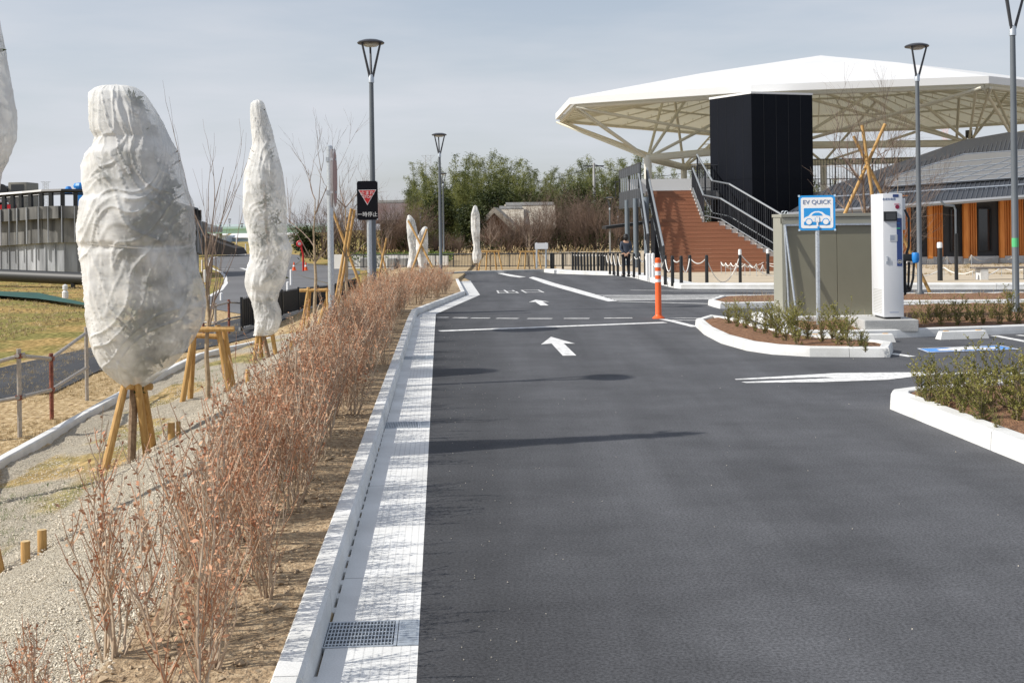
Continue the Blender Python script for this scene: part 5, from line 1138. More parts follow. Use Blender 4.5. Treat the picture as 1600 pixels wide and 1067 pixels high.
while y < 36:
    for s_ in (.1, .5, .9, 1.35):
        yy = y + rnd.gauss(0, .12); x = kx(yy) - .3 - s_ * .85 + rnd.gauss(0, .08); pos.append((x, yy, None))
    y += .8 if y < 31 else 1.3
for i, (x, y, lb_) in enumerate(pos):
    sc = rnd.uniform(.75, 1.15) * (1.0 if y > 27 else 1.0); p = (x, y, zg(x, y)); o = hs[i] if i < len(hs) else hs[i % len(hs)].copy()
    if i >= len(hs): COL.objects.link(o)
    if lb_ and 'corner' in lb_: sc = .7
    o['label'] = lb_ or 'more distant leafless shrub, one of many far along the long roadside hedge'
    o.location = p; o.rotation_euler = (rnd.gauss(0, .05), rnd.gauss(0, .05), rnd.uniform(0, 6.28)); w_ = 1.15 if y < 20 else 1.6; o.scale = (sc * w_, sc * w_, sc)
print('hedge', len(pos))
def ever_mesh(seed, h=.62, w=.24):
    rnd = random.Random(seed); b = MB()
    for s_ in range(rnd.randint(7, 11)):
        a = rnd.uniform(0, 6.28); hh = h * rnd.uniform(.55, 1.15); ln = rnd.uniform(.05, 1) * w; pts = []
        for k in range(5): f = k / 4; pts.append(Vector((ln * cos(a) * f + rnd.gauss(0, .01), ln * sin(a) * f + rnd.gauss(0, .01), hh * f - .02)))
        b.tube(pts, [.006, .005, .004, .003, .0015], 4, 0, cap=False)
        for k in range(rnd.randint(6, 10)):
            i = rnd.choice((0, 1, 1, 2, 2, 3, 3)); p = pts[i].lerp(pts[i + 1], rnd.random()); aa = rnd.uniform(0, 6.28); L_ = rnd.uniform(.06, .15); d = Vector((cos(aa) * .8, sin(aa) * .8, rnd.uniform(.5, 1.2))).normalized(); e = p + d * L_
            b.tube([p, e], [.0025, .0012], 3, 0, cap=False)
            for q in range(rnd.randint(13, 19)): c = p.lerp(e, rnd.uniform(.1, 1.1)); b.leaf(c, rnd.uniform(.018, .034), .007, (d + Vector((rnd.gauss(0, .8), rnd.gauss(0, .8), rnd.gauss(0, .6)))).normalized(), 1)
    return b
es = [ever_mesh(300 + k).build('evergreen_shrub', ['estem', 'evergreen'], None, cat='shrub', label='x') for k in range(7)]
eu = [0]
def evers(pxs, label, group, hz=.1, sc=1.0):
    for n_, (px, py, s_) in enumerate(sorted(pxs)):
        x, y = flat(px, py, hz - .02); k = eu[0]; eu[0] += 1; o = es[k] if k < len(es) else es[k % len(es)].copy()
        if k >= len(es): COL.objects.link(o)
        o.location = (x, y, dip(y) + hz - .03); o.scale = (s_ * sc * rnd.uniform(.9, 1.1),) * 2 + (s_ * sc * rnd.uniform(.9, 1.15),); o.rotation_euler = (0, 0, rnd.uniform(0, 6.28)); o['label'] = label % ORD[n_]; o['group'] = group
evers([(1138, 506, .75), (1152, 512, .8), (1165, 517, .85), (1180, 521, .9), (1194, 524, .95), (1205, 516, .8), (1212, 530, 1), (1228, 534, 1.0), (1240, 527, .95), (1246, 540, 1.25), (1262, 532, .9), (1285, 536, .85), (1300, 530, .95), (1310, 541, 1.1), (1322, 533, 1.15), (1330, 545, .8), (1345, 543, .6), (1218, 520, .9), (1235, 518, .85), (1170, 508, .7), (1150, 500, .6), (1352, 548, .5)], 'small olive green shrub, %s from the left in the bed round the charging sign', 'shrubs in the charging sign bed', .115, .72)
evers([(1440, 626, 1.0), (1452, 633, 1.15), (1475, 640, 1.05), (1490, 636, 1.1), (1505, 652, 1.15), (1525, 640, 1.2), (1535, 662, 1.2), (1550, 648, 1.1), (1575, 645, 1.25), (1590, 665, 1.3), (1600, 648, 1.3), (1560, 675, .55), (1620, 660, 1.3), (1468, 630, .9), (1512, 634, .9)], 'dark green shrub, %s from the left in the kerbed bed at the right edge', 'shrubs in the right corner bed', .13, .6)
evers([(1428, 505, .6), (1445, 509, .9), (1456, 505, .75), (1470, 510, .8), (1483, 506, .7), (1497, 511, .95), (1510, 505, .9), (1523, 510, .9), (1537, 508, .7), (1550, 503, .8), (1562, 509, .75), (1578, 505, 1.1), (1590, 509, .9), (1603, 504, 1.0), (1465, 499, .6), (1530, 499, .7), (1360, 512, .5)], 'low dark shrub, %s from the left in the narrow bed by the charger', 'shrubs in the bed beside the charger', .1, .72)
# dry grass tufts on soil, straw and verge: one mass
def tufts(name, pts, label_kind, m, h=(.03, .09), n=8, w=.002):
    b = MB(pts[0])
    for p in pts:
        for k in range(n):
            a = rnd.uniform(0, 6.28); hh = rnd.uniform(*h); q = p + Vector((rnd.gauss(0, .03), rnd.gauss(0, .03), 0)); e = q + Vector((cos(a) * hh * .7, sin(a) * hh * .7, hh)); s_ = Vector((-sin(a), cos(a), 0)) * w; b.add([q - s_, q + s_, e], [(0, 1, 2)])
    b.build(name, [m], kind='stuff', label=label_kind, cat='grass')
def region(n, x0, x1, y0, y1, cond=None, nsc=.8, th=0.0):
    o = []
    while len(o) < n:
        y = rnd.uniform(y0 ** .5, y1 ** .5) ** 2; s_ = rnd.uniform(x0, x1); x = -.06 * y - s_
        if noise.noise(Vector((x * nsc, y * nsc * .6, 8))) < th: continue
        o.append(G3(x, y))
    return o
tufts('grass', region(500, 3.3, 4.6, 5, 24, th=.12), 'thin green grass tufts scattered over the gravel slope', 'greengrass', (.02, .05), 8)
tufts('dry_grass', region(3200, 5.05, 8.3, 12, 33, th=-.15), 'dry yellow straw lying between the low kerb and the footpath', 'drygrass', (.02, .07), 7, .004)
tufts('turf', region(3500, 10.5, 22, 25, 60, th=-.5), 'patchy brown and green winter turf below the viaduct', 'drygrass', (.03, .1), 6, .012)
def islpts(poly, n, hz):
    o = []; xs = [p[0] for p in poly]; ys = [p[1] for p in poly]; c = Vector((sum(xs) / len(xs), sum(ys) / len(ys)))
    while len(o) < n:
        i = rnd.randrange(len(poly)); a, b_ = Vector(poly[i]), Vector(poly[(i + 1) % len(poly)]); p = c.lerp(a.lerp(b_, rnd.random()), rnd.random() ** .5 * .88); o.append(Vector((p.x, p.y, dip(p.y) + hz)))
    return o
tufts('lawn_patches', [Vector((x_, y_, lerp(dip(y_), -.2, min(1, max(0, (y_ - 42.2) / 4))) + .09)) for x_, y_ in [(rnd.uniform(12.5, 24), rnd.uniform(40.5, 46.4)) for _ in range(1500)] if noise.noise(Vector((x_ * .7, y_ * .5, 3))) > -.05], 'thin brown winter lawn growing in the sand before the low building', 'drygrass', (.03, .08), 6, .012)
tufts('dry_litter', islpts(fp(ISL3), 260, .1) + islpts(fp(ISL2), 160, .1), 'dry stalks and litter on the red soil beds by the charger', 'drygrass', (.05, .22), 3, .004)
# pebbles and clods
def stones(name, n, s0, s1, y0, y1, r0, r1, m, label, cond=None):
    b = MB(G3(-1, 5))
    for _ in range(n):
        y = rnd.uniform(y0 ** .6, y1 ** .6) ** (1 / .6); s_ = rnd.uniform(s0, s1); x = -.06 * y - s_
        if cond and not cond(x, y): continue
        r = rnd.uniform(r0, r1) * (1 if rnd.random() < .9 else 1.7); c = G3(x, y) + Vector((0, 0, r * .35)); q = [Vector((rnd.uniform(.7, 1.2), 0, 0)), Vector((0, rnd.uniform(.7, 1.2), 0)), Vector((0, 0, rnd.uniform(.5, .8)))]
        R = Matrix.Rotation(rnd.uniform(0, 6.28), 3, 'Z') @ Matrix.Rotation(rnd.uniform(-.6, .6), 3, 'X'); q = [R @ v * r for v in q]
        b.add([c + q[0], c - q[0], c + q[1], c - q[1], c + q[2], c - q[2]], [(0, 2, 4), (2, 1, 4), (1, 3, 4), (3, 0, 4), (2, 0, 5), (1, 2, 5), (3, 1, 5), (0, 3, 5)])
    b.build(name, [m], kind='stuff', label=label, cat='gravel')
M['pebble'] = mat('pebble_stone', (.5, .44, .34), .9, c2=(.8, .73, .61), vs=55)
M['clod'] = mat('soil_clod', (.26, .18, .11), .95, c2=(.5, .39, .26), vs=30)
stones('gravel', 42000, 1.2, 4.8, 2.6, 20, .004, .0095, 'pebble', 'pale crushed gravel covering the slope beyond the hedge')
stones('soil_clods', 7000, .66, 1.3, 2.6, 20, .004, .016, 'clod', 'brown soil clods under the bare hedge beside the kerb', lambda x, y: noise.noise(Vector((x * 3.2, y * 3.2, 7))) > -.05)
b = MB((0, 5, 0))
for _ in range(350):
    al = rnd.uniform(2.5, 22) if rnd.random() < .7 else rnd.uniform(2.5, 12); of = rnd.uniform(-.1, .1) + abs(rnd.gauss(0, .25)) if rnd.random() < .6 else rnd.uniform(0, 7); c = rp_(al, of, .003); r = rnd.uniform(.0015, .005)
    b.add([c + Vector((r, 0, 0)), c + Vector((-r * .6, r, 0)), c + Vector((-r * .5, -r, 0)), c + Vector((0, 0, r * 1.2))], [(0, 1, 3), (1, 2, 3), (2, 0, 3)])
b.build('grit', ['pebble'], kind='stuff', label='fine loose grit scattered on the asphalt along the gutter edge', cat='grit')
# ================================================================ LOWER LEFT
# scaffold pipe handrail along the path
def pipe_rail(pts, label, mats=('rust', 'steel'), caps=None):
    ps = [(PZ(a, b_, -1), topz(a, c, PZ(a, b_, -1).y)) for a, b_, c in pts]; t = thing('pipe_handrail', ps[0][0], label, 'handrail'); O_ = ps[0][0]
    for i, (p, z) in enumerate(ps): b = MB(O_); b.tube([p, (p.x, p.y, z)], .031, 8); b.build('post', [mats[0] if i % 2 == 0 else mats[1]], t, True)
    for f in (.92, .45):
        for i in range(len(ps) - 1):
            b = MB(O_); a, c = [Vector((p.x, p.y, lerp(p.z, z, f))) for p, z in ps[i:i + 2]]; d = (c - a).normalized() * .08; b.tube([a - d, c + d], .026, 8); b.build('rail', [mats[1]], t, True)
            b = MB(O_); b.box(a, (.075, .075, .06)); b.build('clamp', [mats[0]], t)
pipe_rail([(-60, 690, 572), (31, 683, 545), (81, 655, 552), (136, 626, 511)], 'scaffold pipe handrail with rusty posts beside the footpath at the left')
pipe_rail([(318, 528, 473), (337, 530, 473), (358, 522, 468), (378, 514, 470)], 'rusty scaffold pipe rail glimpsed between the two wrapped trees')
# black panel fence
fp_ = [(378, 518, 466), (395, 514, 461), (412, 509, 459), (441, 498, 454), (467, 490, 450), (497, 481, 447), (525, 474, 444), (545, 465, 438), (561, 455, 434)]
Yf = [PZ(a, b_, -1) for a, b_, c in fp_]; t = thing('panel_fence', Yf[0], 'black mesh panel fence curving along the footpath behind the gravel slope', 'fence'); O_ = Yf[0]
b = MB(O_)
hts = [topz(a, c, p.y) for (a, b_, c), p in zip(fp_, Yf)]
for i in range(len(Yf) - 1):
    p, q = Yf[i], Yf[i + 1]; n_ = Vector((-(q - p).y, (q - p).x, 0)).normalized() * .02; b.prism([p + Vector((0, 0, .12)), q + Vector((0, 0, .12)), Vector((q.x, q.y, hts[i + 1] - .04)), Vector((p.x, p.y, hts[i] - .04))], n_)
b.build('panel', [mat('fence_black_mesh', (.02, .021, .023), .7)], t)
for i, p in enumerate(Yf): b = MB(O_); b.box((p.x, p.y, (p.z + hts[i]) / 2), (.06, .06, hts[i] - p.z + .06)); b.build('post', ['black'], t)
b = MB(O_)
for i in range(len(Yf) - 1):
    p, q = Yf[i], Yf[i + 1]; m = int((q - p).length / .12)
    for k in range(m): c = p.lerp(q, k / m); b.box((c.x, c.y - .03, (c.z + lerp(hts[i], hts[i + 1], k / m)) / 2 + .04), (.02, .02, lerp(hts[i], hts[i + 1], k / m) - c.z - .08))
b.build('bars', ['rail_dark'], t)
b = MB(O_)
for i in range(len(Yf) - 1): p, q = Yf[i], Yf[i + 1]; n_ = Vector((-(q - p).y, (q - p).x, 0)).normalized() * .18; b.prism([p - n_ / 2, q - n_ / 2, q - n_ / 2 + Vector((0, 0, .1)), p - n_ / 2 + Vector((0, 0, .1))], n_)
b.build('footing', ['conc2'], t)
# guard rail pipe + net + marker
a, c = PZ(-150, 443, -1), PZ(132, 447, -1); zc = topz(60, 432, 60); t = thing('guard_pipe', a, 'thick black pipe running along the foot of the concrete viaduct wall', 'pipe'); b = MB(a)
Ya = 58.0; p0, p1 = Q(-140, 424, Ya + 2), Q(150, 436.5, Ya - 4); b.tube([p0, p1], .29, 12); b.build('pipe', [mat('guard_pipe_black', (.018, .018, .018), .5)], t, True)
for px in (-60, 114):
    c = Q(px, 437, Ya - 3.5); b = MB(a); b.box((c.x, c.y, (c.z - 1.3) / 2), (.16, .16, c.z + 1.3)); b.build('post', ['black'], t)
sheet('green_net', [PZ(x_, y_, -1)[:2] for x_, y_ in [(-140, 458), (-40, 459), (60, 463), (134, 480), (160, 487), (134, 484), (60, 473), (0, 468), (-140, 465)]], .15, mat('green_netting', (.015, .075, .06), .8, var=.2, vs=2), kind=None, cuts=(), zf=lambda x, y: -1.0, label='dark green netting strip laid across the turf below the viaduct', cat='netting')
b = MB(PZ(102, 466, -1)); c = PZ(102, 466, -1); b.lathe(c, [(.12, 0), (.12, .25), (.06, .3), (.1, .35), (.1, .5), (0, .55)], 10); b.build('survey_marker', ['white'], None, True, label='small white marker on the turf before the viaduct pipe', cat='marker')
# viaduct wall with parapet and railing
zt = [(-260, 320), (-100, 312), (0, 303.5), (40, 300.5), (70, 298), (100, 297), (140, 297.5), (240, 306), (310, 323)]
YV = [66, 65, 63.5, 63, 62.5, 62.3, 62.5, 66, 72]
top = [Q(px, py + 25, yy) for (px, py), yy in zip(zt, YV)]; t = thing('viaduct', (top[4].x, top[4].y, -1), 'long ribbed grey concrete viaduct wall with dark railing', 'viaduct'); O_ = Vector(t.location)
def ribbon(zfun0, zfun1, off, th, m, nm):
    b = MB(O_)
    for i in range(len(top) - 1):
        p, q = top[i], top[i + 1]; n_ = Vector((-(q - p).y, (q - p).x, 0)).normalized(); b.prism([(p.x + n_.x * off, p.y + n_.y * off, zfun0(i)), (q.x + n_.x * off, q.y + n_.y * off, zfun0(i + 1)), (q.x + n_.x * off, q.y + n_.y * off, zfun1(i + 1)), (p.x + n_.x * off, p.y + n_.y * off, zfun1(i))], n_ * th)
    return b.build(nm, [m], t)
vm = mat('viaduct_concrete', (.22, .23, .245), .9, c2=(.56, .58, .61), vs=1.1, stretch=(1.6, 1.6, .22), detail=8, bump=.3, bs=6, bd=.05)
vd = mat('viaduct_dark_concrete', (.08, .08, .08), .9, c2=(.27, .265, .25), vs=1.3, stretch=(2, 2, .3), detail=7)
ribbon(lambda i: -1.2, lambda i: top[i].z - 1.9, 0, .6, vm, 'wall'); ribbon(lambda i: top[i].z - 1.9, lambda i: top[i].z - .65, -.2, .9, vd, 'corbel'); ribbon(lambda i: top[i].z - .65, lambda i: top[i].z, -.55, 1.2, vd, 'parapet')
b = MB(O_); b2 = MB(O_)
for i in range(len(top) - 1):
    p, q = top[i], top[i + 1]; n = int((q - p).length / .48)
    for k in range(n):
        c = p.lerp(q, k / n); n_ = Vector((-(q - p).y, (q - p).x, 0)).normalized(); ang = atan2((q - p).y, (q - p).x)
        b.box((c.x - n_.x * .3, c.y - n_.y * .3, c.z + .35), (.2, .16, .7), ang)
        if k % 1 == 0: b2.box((c.x - n_.x * .6, c.y - n_.y * .6, c.z - .95), (.04, .07, 1.9), ang); b2.box((c.x - n_.x * .02, c.y - n_.y * .02, (c.z - 2.9) / 2), (.06, .05, c.z - 1.1), ang)
b.tube([p + Vector((.0, -.3, .78)) for p in top], .12, 6); b.tube([p + Vector((.0, -.3, .62)) for p in top], .05, 6)
b.build('railing', ['black'], t); b2.build('formwork_ribs', [vm], t)
b = MB(O_); b.prism([(p.x, p.y + 6, p.z - .3) for p in top] + [(p.x, p.y + .3, p.z - .3) for p in top[::-1]], (0, 0, -.3)); b.build('deck', ['conc2'], t)
# vehicles on the viaduct
Yt = 67.5; zt_ = topz(20, 325, 63) - .3
g = Q(8, 312, Yt); t = thing('cargo_truck', (g.x, Yt, zt_), 'pale truck with grey load bed crossing the viaduct at the left edge', 'truck')
b = MB(); b.bbox((-1.6, 0, .95), (3.6, 1.9, .5), .05); b.build('chassis', ['conc'], t)
b = MB(); b.bbox((-1.3, 0, 1.45), (2.6, 1.8, .4), .04); b.build('load', [mat('tarpaulin_blue_grey', (.12, .15, .2), .7)], t)
b = MB(); b.lathe((.12, -.9, 1.3), [(.15, -.08), (.42, -.08), (.42, .08), (.15, .08)], 20, 0, Matrix.Rotation(pi / 2, 3, 'X')); b.build('spare_wheel', ['black'], t, True)
for x in (-2.4, -.5):
    for s_ in (-.8, .8): b = MB(); b.lathe((x, s_, .38), [(0, -.12), (.38, -.12), (.38, .12), (0, .12)], 18, 0, Matrix.Rotation(pi / 2, 3, 'X')); b.build('wheel', ['black'], t, True)
b = MB(); b.bbox((1.05, 0, 1.05), (1.05, 1.7, 1.5), .06); b.build('cab', [mat('cab_khaki', (.2, .19, .16), .6)], t, True); b = MB(); b.box((1.05, -.86, 1.45), (.7, .02, .45)); b.build('window', ['glassdark'], t)
b = MB(); b.box((.5, -.9, .35), (.9, .1, .4)); b.build('red_side_guard', ['red'], t)
g = Q(128, 290, 66); t = thing('blue_machine', (g.x, 66, topz(128, 320, 63)), 'bright blue machine standing behind the viaduct railing by the wrapped tree', 'machine'); k = topz(128, 297, 66) - t.location.z
b = MB(); b.bbox((0, 0, k * .5), (.55, .6, k + .2), .05); b.lathe((0, 0, k + .1), [(.42, 0), (.46, .12), (.4, .26), (.2, .3), (0, .31)], 12); b.build('body', ['chblue'], t); b = MB(); b.lathe((-.75, 0, k), [(.2, -.2), (.24, 0), (.12, .2), (0, .22)], 10); b.tube([(-.75, 0, k - .1), (0, 0, k - .1)], .06, 6); b.build('nozzle', ['chblue'], t)
# lattice pylons
def pylon(px, Y, base_py, top_py, wpx, label, m, arms=3):
    g = Q(px, base_py, Y); h = topz(px, top_py, Y) - g.z; w = wpx / F * Y; t = thing('pylon', g, label, 'pylon'); b = MB(); r = .22 / F * Y * 1.2
    def wd(z): return w * (1.0 - .55 * min(1, z / h * 1.6)) / 2
    for sx_ in (-1, 1):
        for sy in (-1, 1): b.tube([(sx_ * wd(h * f), sy * wd(h * f), h * f) for f in (0, .3, .62, 1)], r, 4)
    for k in range(10):
        z0_, z1_ = h * k / 10, h * (k + 1) / 10
        for sy in (-1, 1): b.tube([(-wd(z0_), sy * wd(z0_), z0_), (wd(z1_), sy * wd(z1_), z1_)], r * .7, 3); b.tube([(wd(z0_), sy * wd(z0_), z0_), (-wd(z1_), sy * wd(z1_), z1_)], r * .7, 3)
    b.build('lattice', [m], t); b = MB()
    for k in range(arms):
        z = h * (1 - k * .3); b.tube([(-w * .55, 0, z), (w * .55, 0, z)], r, 4); b.tube([(-w * .55, 0, z), (0, 0, z - .1 * h)], r * .7, 3); b.tube([(w * .55, 0, z), (0, 0, z - .1 * h)], r * .7, 3)
    b.build('arms', [m], t)
pg = mat('pylon_grey', (.42, .45, .5), .6); pylon(72, 420, 340, 284, 14, 'far grey lattice pylon top above the viaduct railing', pg, 2); pylon(670, 400, 345, 243, 19, 'far grey lattice pylon rising above the left end of the bamboo', pg, 3)
pylon(1478, 380, 330, 198, 15, 'pale red and white lattice tower seen under the canopy', mat('pylon_red', (.7, .42, .38), .6), 3)
# ramp wedge, delineators, mirror, cones, teal bridge, far buildings
b = MB(PZ(320, 399, -1)); q = [PZ(298, 399.5, -1), PZ(372, 397.5, -1)]; Yq = 112
q = [Q(296, 399, Yq), Q(372, 398, Yq), Q(366, 388, Yq), Q(345, 381, Yq), Q(322, 371, Yq), Q(296, 360, Yq)]; b.prism(q, (0, 4, 0)); b.tube([v + Vector((0, 0, .35)) for v in q[2:]], .12, 5)
b.build('ramp_wall', [mat('ramp_dark', (.035, .03, .028), .9, var=.2, vs=.4)], label='dark sloping ramp wall descending beside the curved lower road', cat='wall')
for n_, (px, by, ty) in enumerate([(316, 424, 406), (323, 431, 413), (320, 441, 421), (346, 470, 457), (370, 399, 371), (384, 399, 381), (455, 446, 421), (450, 463, 440)]):
    p = PZ(px, by, -1); h = topz(px, ty, p.y) + 1; b = MB(p); b.lathe(p, [(.06, 0), (.06, h - .03), (0, h)], 8); b.build('lane_marker', ['white'], None, True, label='white marker post beside the lower road, %s' % ('at the top of the kerbed bend', 'middle one on the kerbed bend', 'lowest on the kerbed bend', 'alone at the near edge of the bend', 'tallest, at the far end of the road', 'shorter far one right of the tallest', 'leaning against the verge right of the slender tree', 'lowest, behind the black panel fence')[n_], cat='marker post', group='white marker posts of the lower road')
p = PZ(474, 424, -1); t = thing('traffic_mirror', p, 'red rimmed round mirror on red post beside the lower road', 'traffic mirror'); h = topz(470, 381, p.y) + 1
b = MB(); b.tube([(0, 0, 0), (0, 0, h * .6), (-.15, 0, h)], .06, 6); b.build('post', ['red'], t); b = MB(); b.lathe((-.2, -.06, h), [(.16, 0), (.21, -.03), (.16, -.06)], 20, 0, Matrix.Rotation(pi / 2, 3, 'X')); b.build('rim', ['red'], t); b = MB(); b.lathe((-.2, -.03, h), [(.17, 0), (.1, .03), (0, .04)], 20, 0, Matrix.Rotation(pi / 2, 3, 'X')); b.build('mirror', [mat('mirror_pale', (.5, .45, .45), .2)], t)
for px, nm in ((459.5, 'orange traffic cone left of the red mirror post'), (478, 'orange traffic cone right of the red mirror post')):
    p = PZ(px, 423, -1); t = thing('traffic_cone', p, nm, 'traffic cone'); b = MB(); b.lathe((0, 0, 0), [(.18, 0), (.18, .03), (.11, .04), (.03, .52), (0, .54)], 12); b.build('cone', ['orange'], t, True); b = MB(); b.lathe((0, 0, .25), [(.086, 0), (.064, .1)], 12); b.build('band', ['white'], t, True)
Yg = 190; teal = mat('teal_girder', (.55, .85, .7), .5); t = thing('road_bridge', Q(390, 358, Yg), 'long pale green girder bridge on the horizon behind the lower road', 'bridge'); O_ = Vector(t.location)
def bar(px0, px1, y0, y1, Y, d, m, nm, par, o): b = MB(o); p, q = Q(px0, (y0 + y1) / 2, Y), Q(px1, (y0 + y1) / 2, Y); z = (y1 - y0) / F * Y; b.box(((p.x + q.x) / 2, Y, (p.z + q.z) / 2), (q.x - p.x, d, z)); return b.build(nm, [m], par)
bar(180, 520, 358, 365, Yg, 2, teal, 'girder', t, O_); bar(180, 520, 354.5, 358, Yg, 2.4, mat('teal_deck', (.5, .72, .66), .6), 'deck', t, O_); bar(180, 520, 352, 352.6, Yg, .2, teal, 'handrail', t, O_)
for px in (200, 340, 455): bar(px, px + 5, 365, 393, Yg, 2, M['conc2'], 'pier', t, O_)
Yh = 230
for k, (a, c, y0, y1, cl, lb) in enumerate([(300, 352, 369, 394, (.55, .62, .7), 'pale blue grey warehouse under the green bridge, left one'), (356, 402, 372, 394, (.42, .55, .68), 'bluish warehouse under the middle of the green bridge'), (404, 470, 367, 394, (.66, .7, .74), 'whitish warehouse under the green bridge, right one')]):
    p, q = Q(a, y1, Yh + k * 6), Q(c, y1, Yh + k * 6); h = (y1 - y0) / F * Yh; t = thing('warehouse', p, lb, 'warehouse'); w_ = q.x - p.x
    b = MB(); b.box((w_ / 2, 5, h / 2 - 1), (w_, 10, h + 2)); b.build('wall', [mat('warehouse_wall', cl, .7, var=.06, vs=.3)], t); b = MB(); b.prism([(-.3, -.3, h), (w_ + .3, -.3, h), (w_ + .3, 5, h + .8), (-.3, 5, h + .8)], (0, 0, .15)); b.build('roof', ['conc'], t)
    for j in range(4): b = MB(); b.box((w_ * (.15 + .23 * j), -.02, h * .55), (w_ * .12, .06, h * .2)); b.build('window', ['glassdark'], t)
for k, (px, ty) in enumerate([(359, 340), (345, 346), (404, 335), (378, 347)]): g = Q(px, 352, 186); lamp((g.x, 186, g.z - .2), topz(px, ty, 186) - g.z, 'thin far lamp on the green bridge, ' + ('tallest, near the bend', 'leftmost', 'behind the slender wrapped tree', 'just right of the tallest')[k], 'lamps on the green bridge')
# ================================================================ BACKGROUND GREEN
def white_wall():
    pass
t = thing('retaining_wall', Q(620, 417, 62), 'low whitish concrete retaining wall behind the sapling row', 'wall'); O_ = Vector(t.location)
b = MB(O_); b.prism([Q(520, 420, 66), Q(700, 419, 63), Q(700, 400, 63), Q(520, 398, 66)], (0, .4, 0)); b.build('wall', [mat('old_white_concrete', (.5, .48, .44), .9, c2=(.66, .64, .6), vs=.7, stretch=(1, 1, .4))], t)
for px in (570, 612, 630, 655): b = MB(O_); p = Q(px, 410, 63.5); b.box((p.x, 64.2 - .4, p.z - .1), (.35, 1.6, .62)); b.build('buttress', ['conc2'], t)
def bar_rail(px0, px1, yb, h, Y0_, Y1_, label, n):
    p, q = Q(px0, yb, Y0_), Q(px1, yb, Y1_); p.z = q.z = (p.z + q.z) / 2; t = thing('bar_railing', p, label, 'railing'); O_ = p.copy(); b = MB(O_)
    for k in range(n + 1): c = p.lerp(q, k / n); b.box((c.x, c.y, c.z + h / 2), (.022 if k % 12 else .06, .03, h))
    b.build('bars', ['rail_dark'], t); b = MB(O_); b.tube([p + Vector((0, 0, h)), q + Vector((0, 0, h))], .03, 5); b.tube([p + Vector((0, 0, .06)), q + Vector((0, 0, .06))], .02, 5); b.build('rails', ['rail_dark'], t)
bar_rail(540, 1000, 417.5, .66, 61, 58, 'thin dark bar railing running across behind the road end', 190)
b = MB(Q(760, 395, 95))
def tree_crown(b, c, rx, ry, rz, n, sz, rnd, m=0, droop=0):
    for _ in range(n):
        while True:
            v = Vector((rnd.uniform(-1, 1), rnd.uniform(-1, 1), rnd.uniform(-1, 1)))
            if v.length < 1: break
        v = v.normalized() * v.length ** .45; p = c + Vector((v.x * rx, v.y * ry, v.z * rz)); 
        if noise.noise(p * .9) < -.12: continue
        for k in range(4): b.leaf(p + Vector((rnd.gauss(0, sz), rnd.gauss(0, sz), rnd.gauss(0, sz * .7))), sz * rnd.uniform(.8, 1.6), sz * .3, (Vector((rnd.gauss(0, 1), rnd.gauss(0, 1), rnd.gauss(0, .7) - droop))).normalized(), m)
def bamboo_proto(seed, h=9.0):
    rnd = random.Random(seed); t = thing('bamboo', (0, 0, 0), 'x', 'bamboo', 'bamboo grove behind the field'); b = MB(); culms = [(rnd.uniform(-.8, .8), rnd.uniform(-.8, .8), (1.0, .82, .68)[_] * h, rnd.uniform(0, 6.28)) for _ in range(3)]
    for x, y, hh, a in culms: b.tube([(x * .5, y * .5, 0), (x * .8, y * .8, hh * .5), (x + .3 * cos(a), y + .3 * sin(a), hh * .85), (x + .8 * cos(a), y + .8 * sin(a), hh)], [.06, .05, .03, .01], 5)
    b.build('culms', [mat('bamboo_culm', (.12, .14, .05), .5) if 'bamboo_culm' not in bpy.data.materials else bpy.data.materials['bamboo_culm']], t); b = MB()
    for x, y, hh, a in culms:
        for k in range(130):
            f = rnd.uniform(.06, 1) ** .8; r = (.95 * (1 - f) ** .75 + .08) * rnd.uniform(.3, 1.1); aa = rnd.uniform(0, 6.28)
            off_ = max(0, f - .75) * 3.2; p = Vector((x * (.5 + .5 * f) + off_ * cos(a) + r * cos(aa), y * (.5 + .5 * f) + off_ * sin(a) + r * sin(aa), hh * f))
            dd = Vector((cos(aa), sin(aa), .35))
            for j in range(13): b.leaf(p + dd * rnd.uniform(-.25, .3) + Vector((rnd.gauss(0, .08), rnd.gauss(0, .08), rnd.gauss(0, .1))), rnd.uniform(.14, .26), .024, (dd + Vector((rnd.gauss(0, .7), rnd.gauss(0, .7), rnd.gauss(-.5, .6)))).normalized())
    b.build('foliage', ['bamboo'], t); return t
bam = [bamboo_proto(500 + k) for k in range(5)]
rnd = random.Random(11); bi = 0
sil = [(640, 270), (655, 262), (670, 266), (690, 258), (705, 268), (720, 240), (735, 262), (745, 247), (760, 262), (775, 243), (790, 258), (812, 264), (830, 255), (850, 258), (870, 268), (893, 264), (905, 260), (920, 254), (935, 262), (950, 246), (975, 244), (1000, 250), (1040, 252), (1080, 250), (1120, 252), (1180, 262), (1300, 275)]
BL = 'feathery yellow green bamboo clump in the grove behind the field'
px = 646
while px < 1300:
    for row in range(2 if px > 1000 else 3):
        x_ = px + rnd.uniform(-7, 7) + row * 5; Y = 104 + row * 5 + rnd.uniform(-2, 2); tp = pl(x_, sil) + rnd.uniform(-8, 20) + (10 if row == 0 else 0); g = Q(x_, 390, Y); hh = topz(x_, tp, Y) + .5; k = hh / 8.6
        args = dict(loc=(g.x, Y, -.5), rz=rnd.uniform(0, 6.28), sc=(k * 1.05, k * 1.05, k), label=BL)
        if bi < len(bam): o = bam[bi]; o.location = args['loc']; o.scale = args['sc']; o.rotation_euler = (0, 0, args['rz']); o['label'] = BL
        else: copy_tree(bam[bi % 5], **args)
        bi += 1
    px += 13.5 if px < 1000 else 22
print('bamboo', bi)
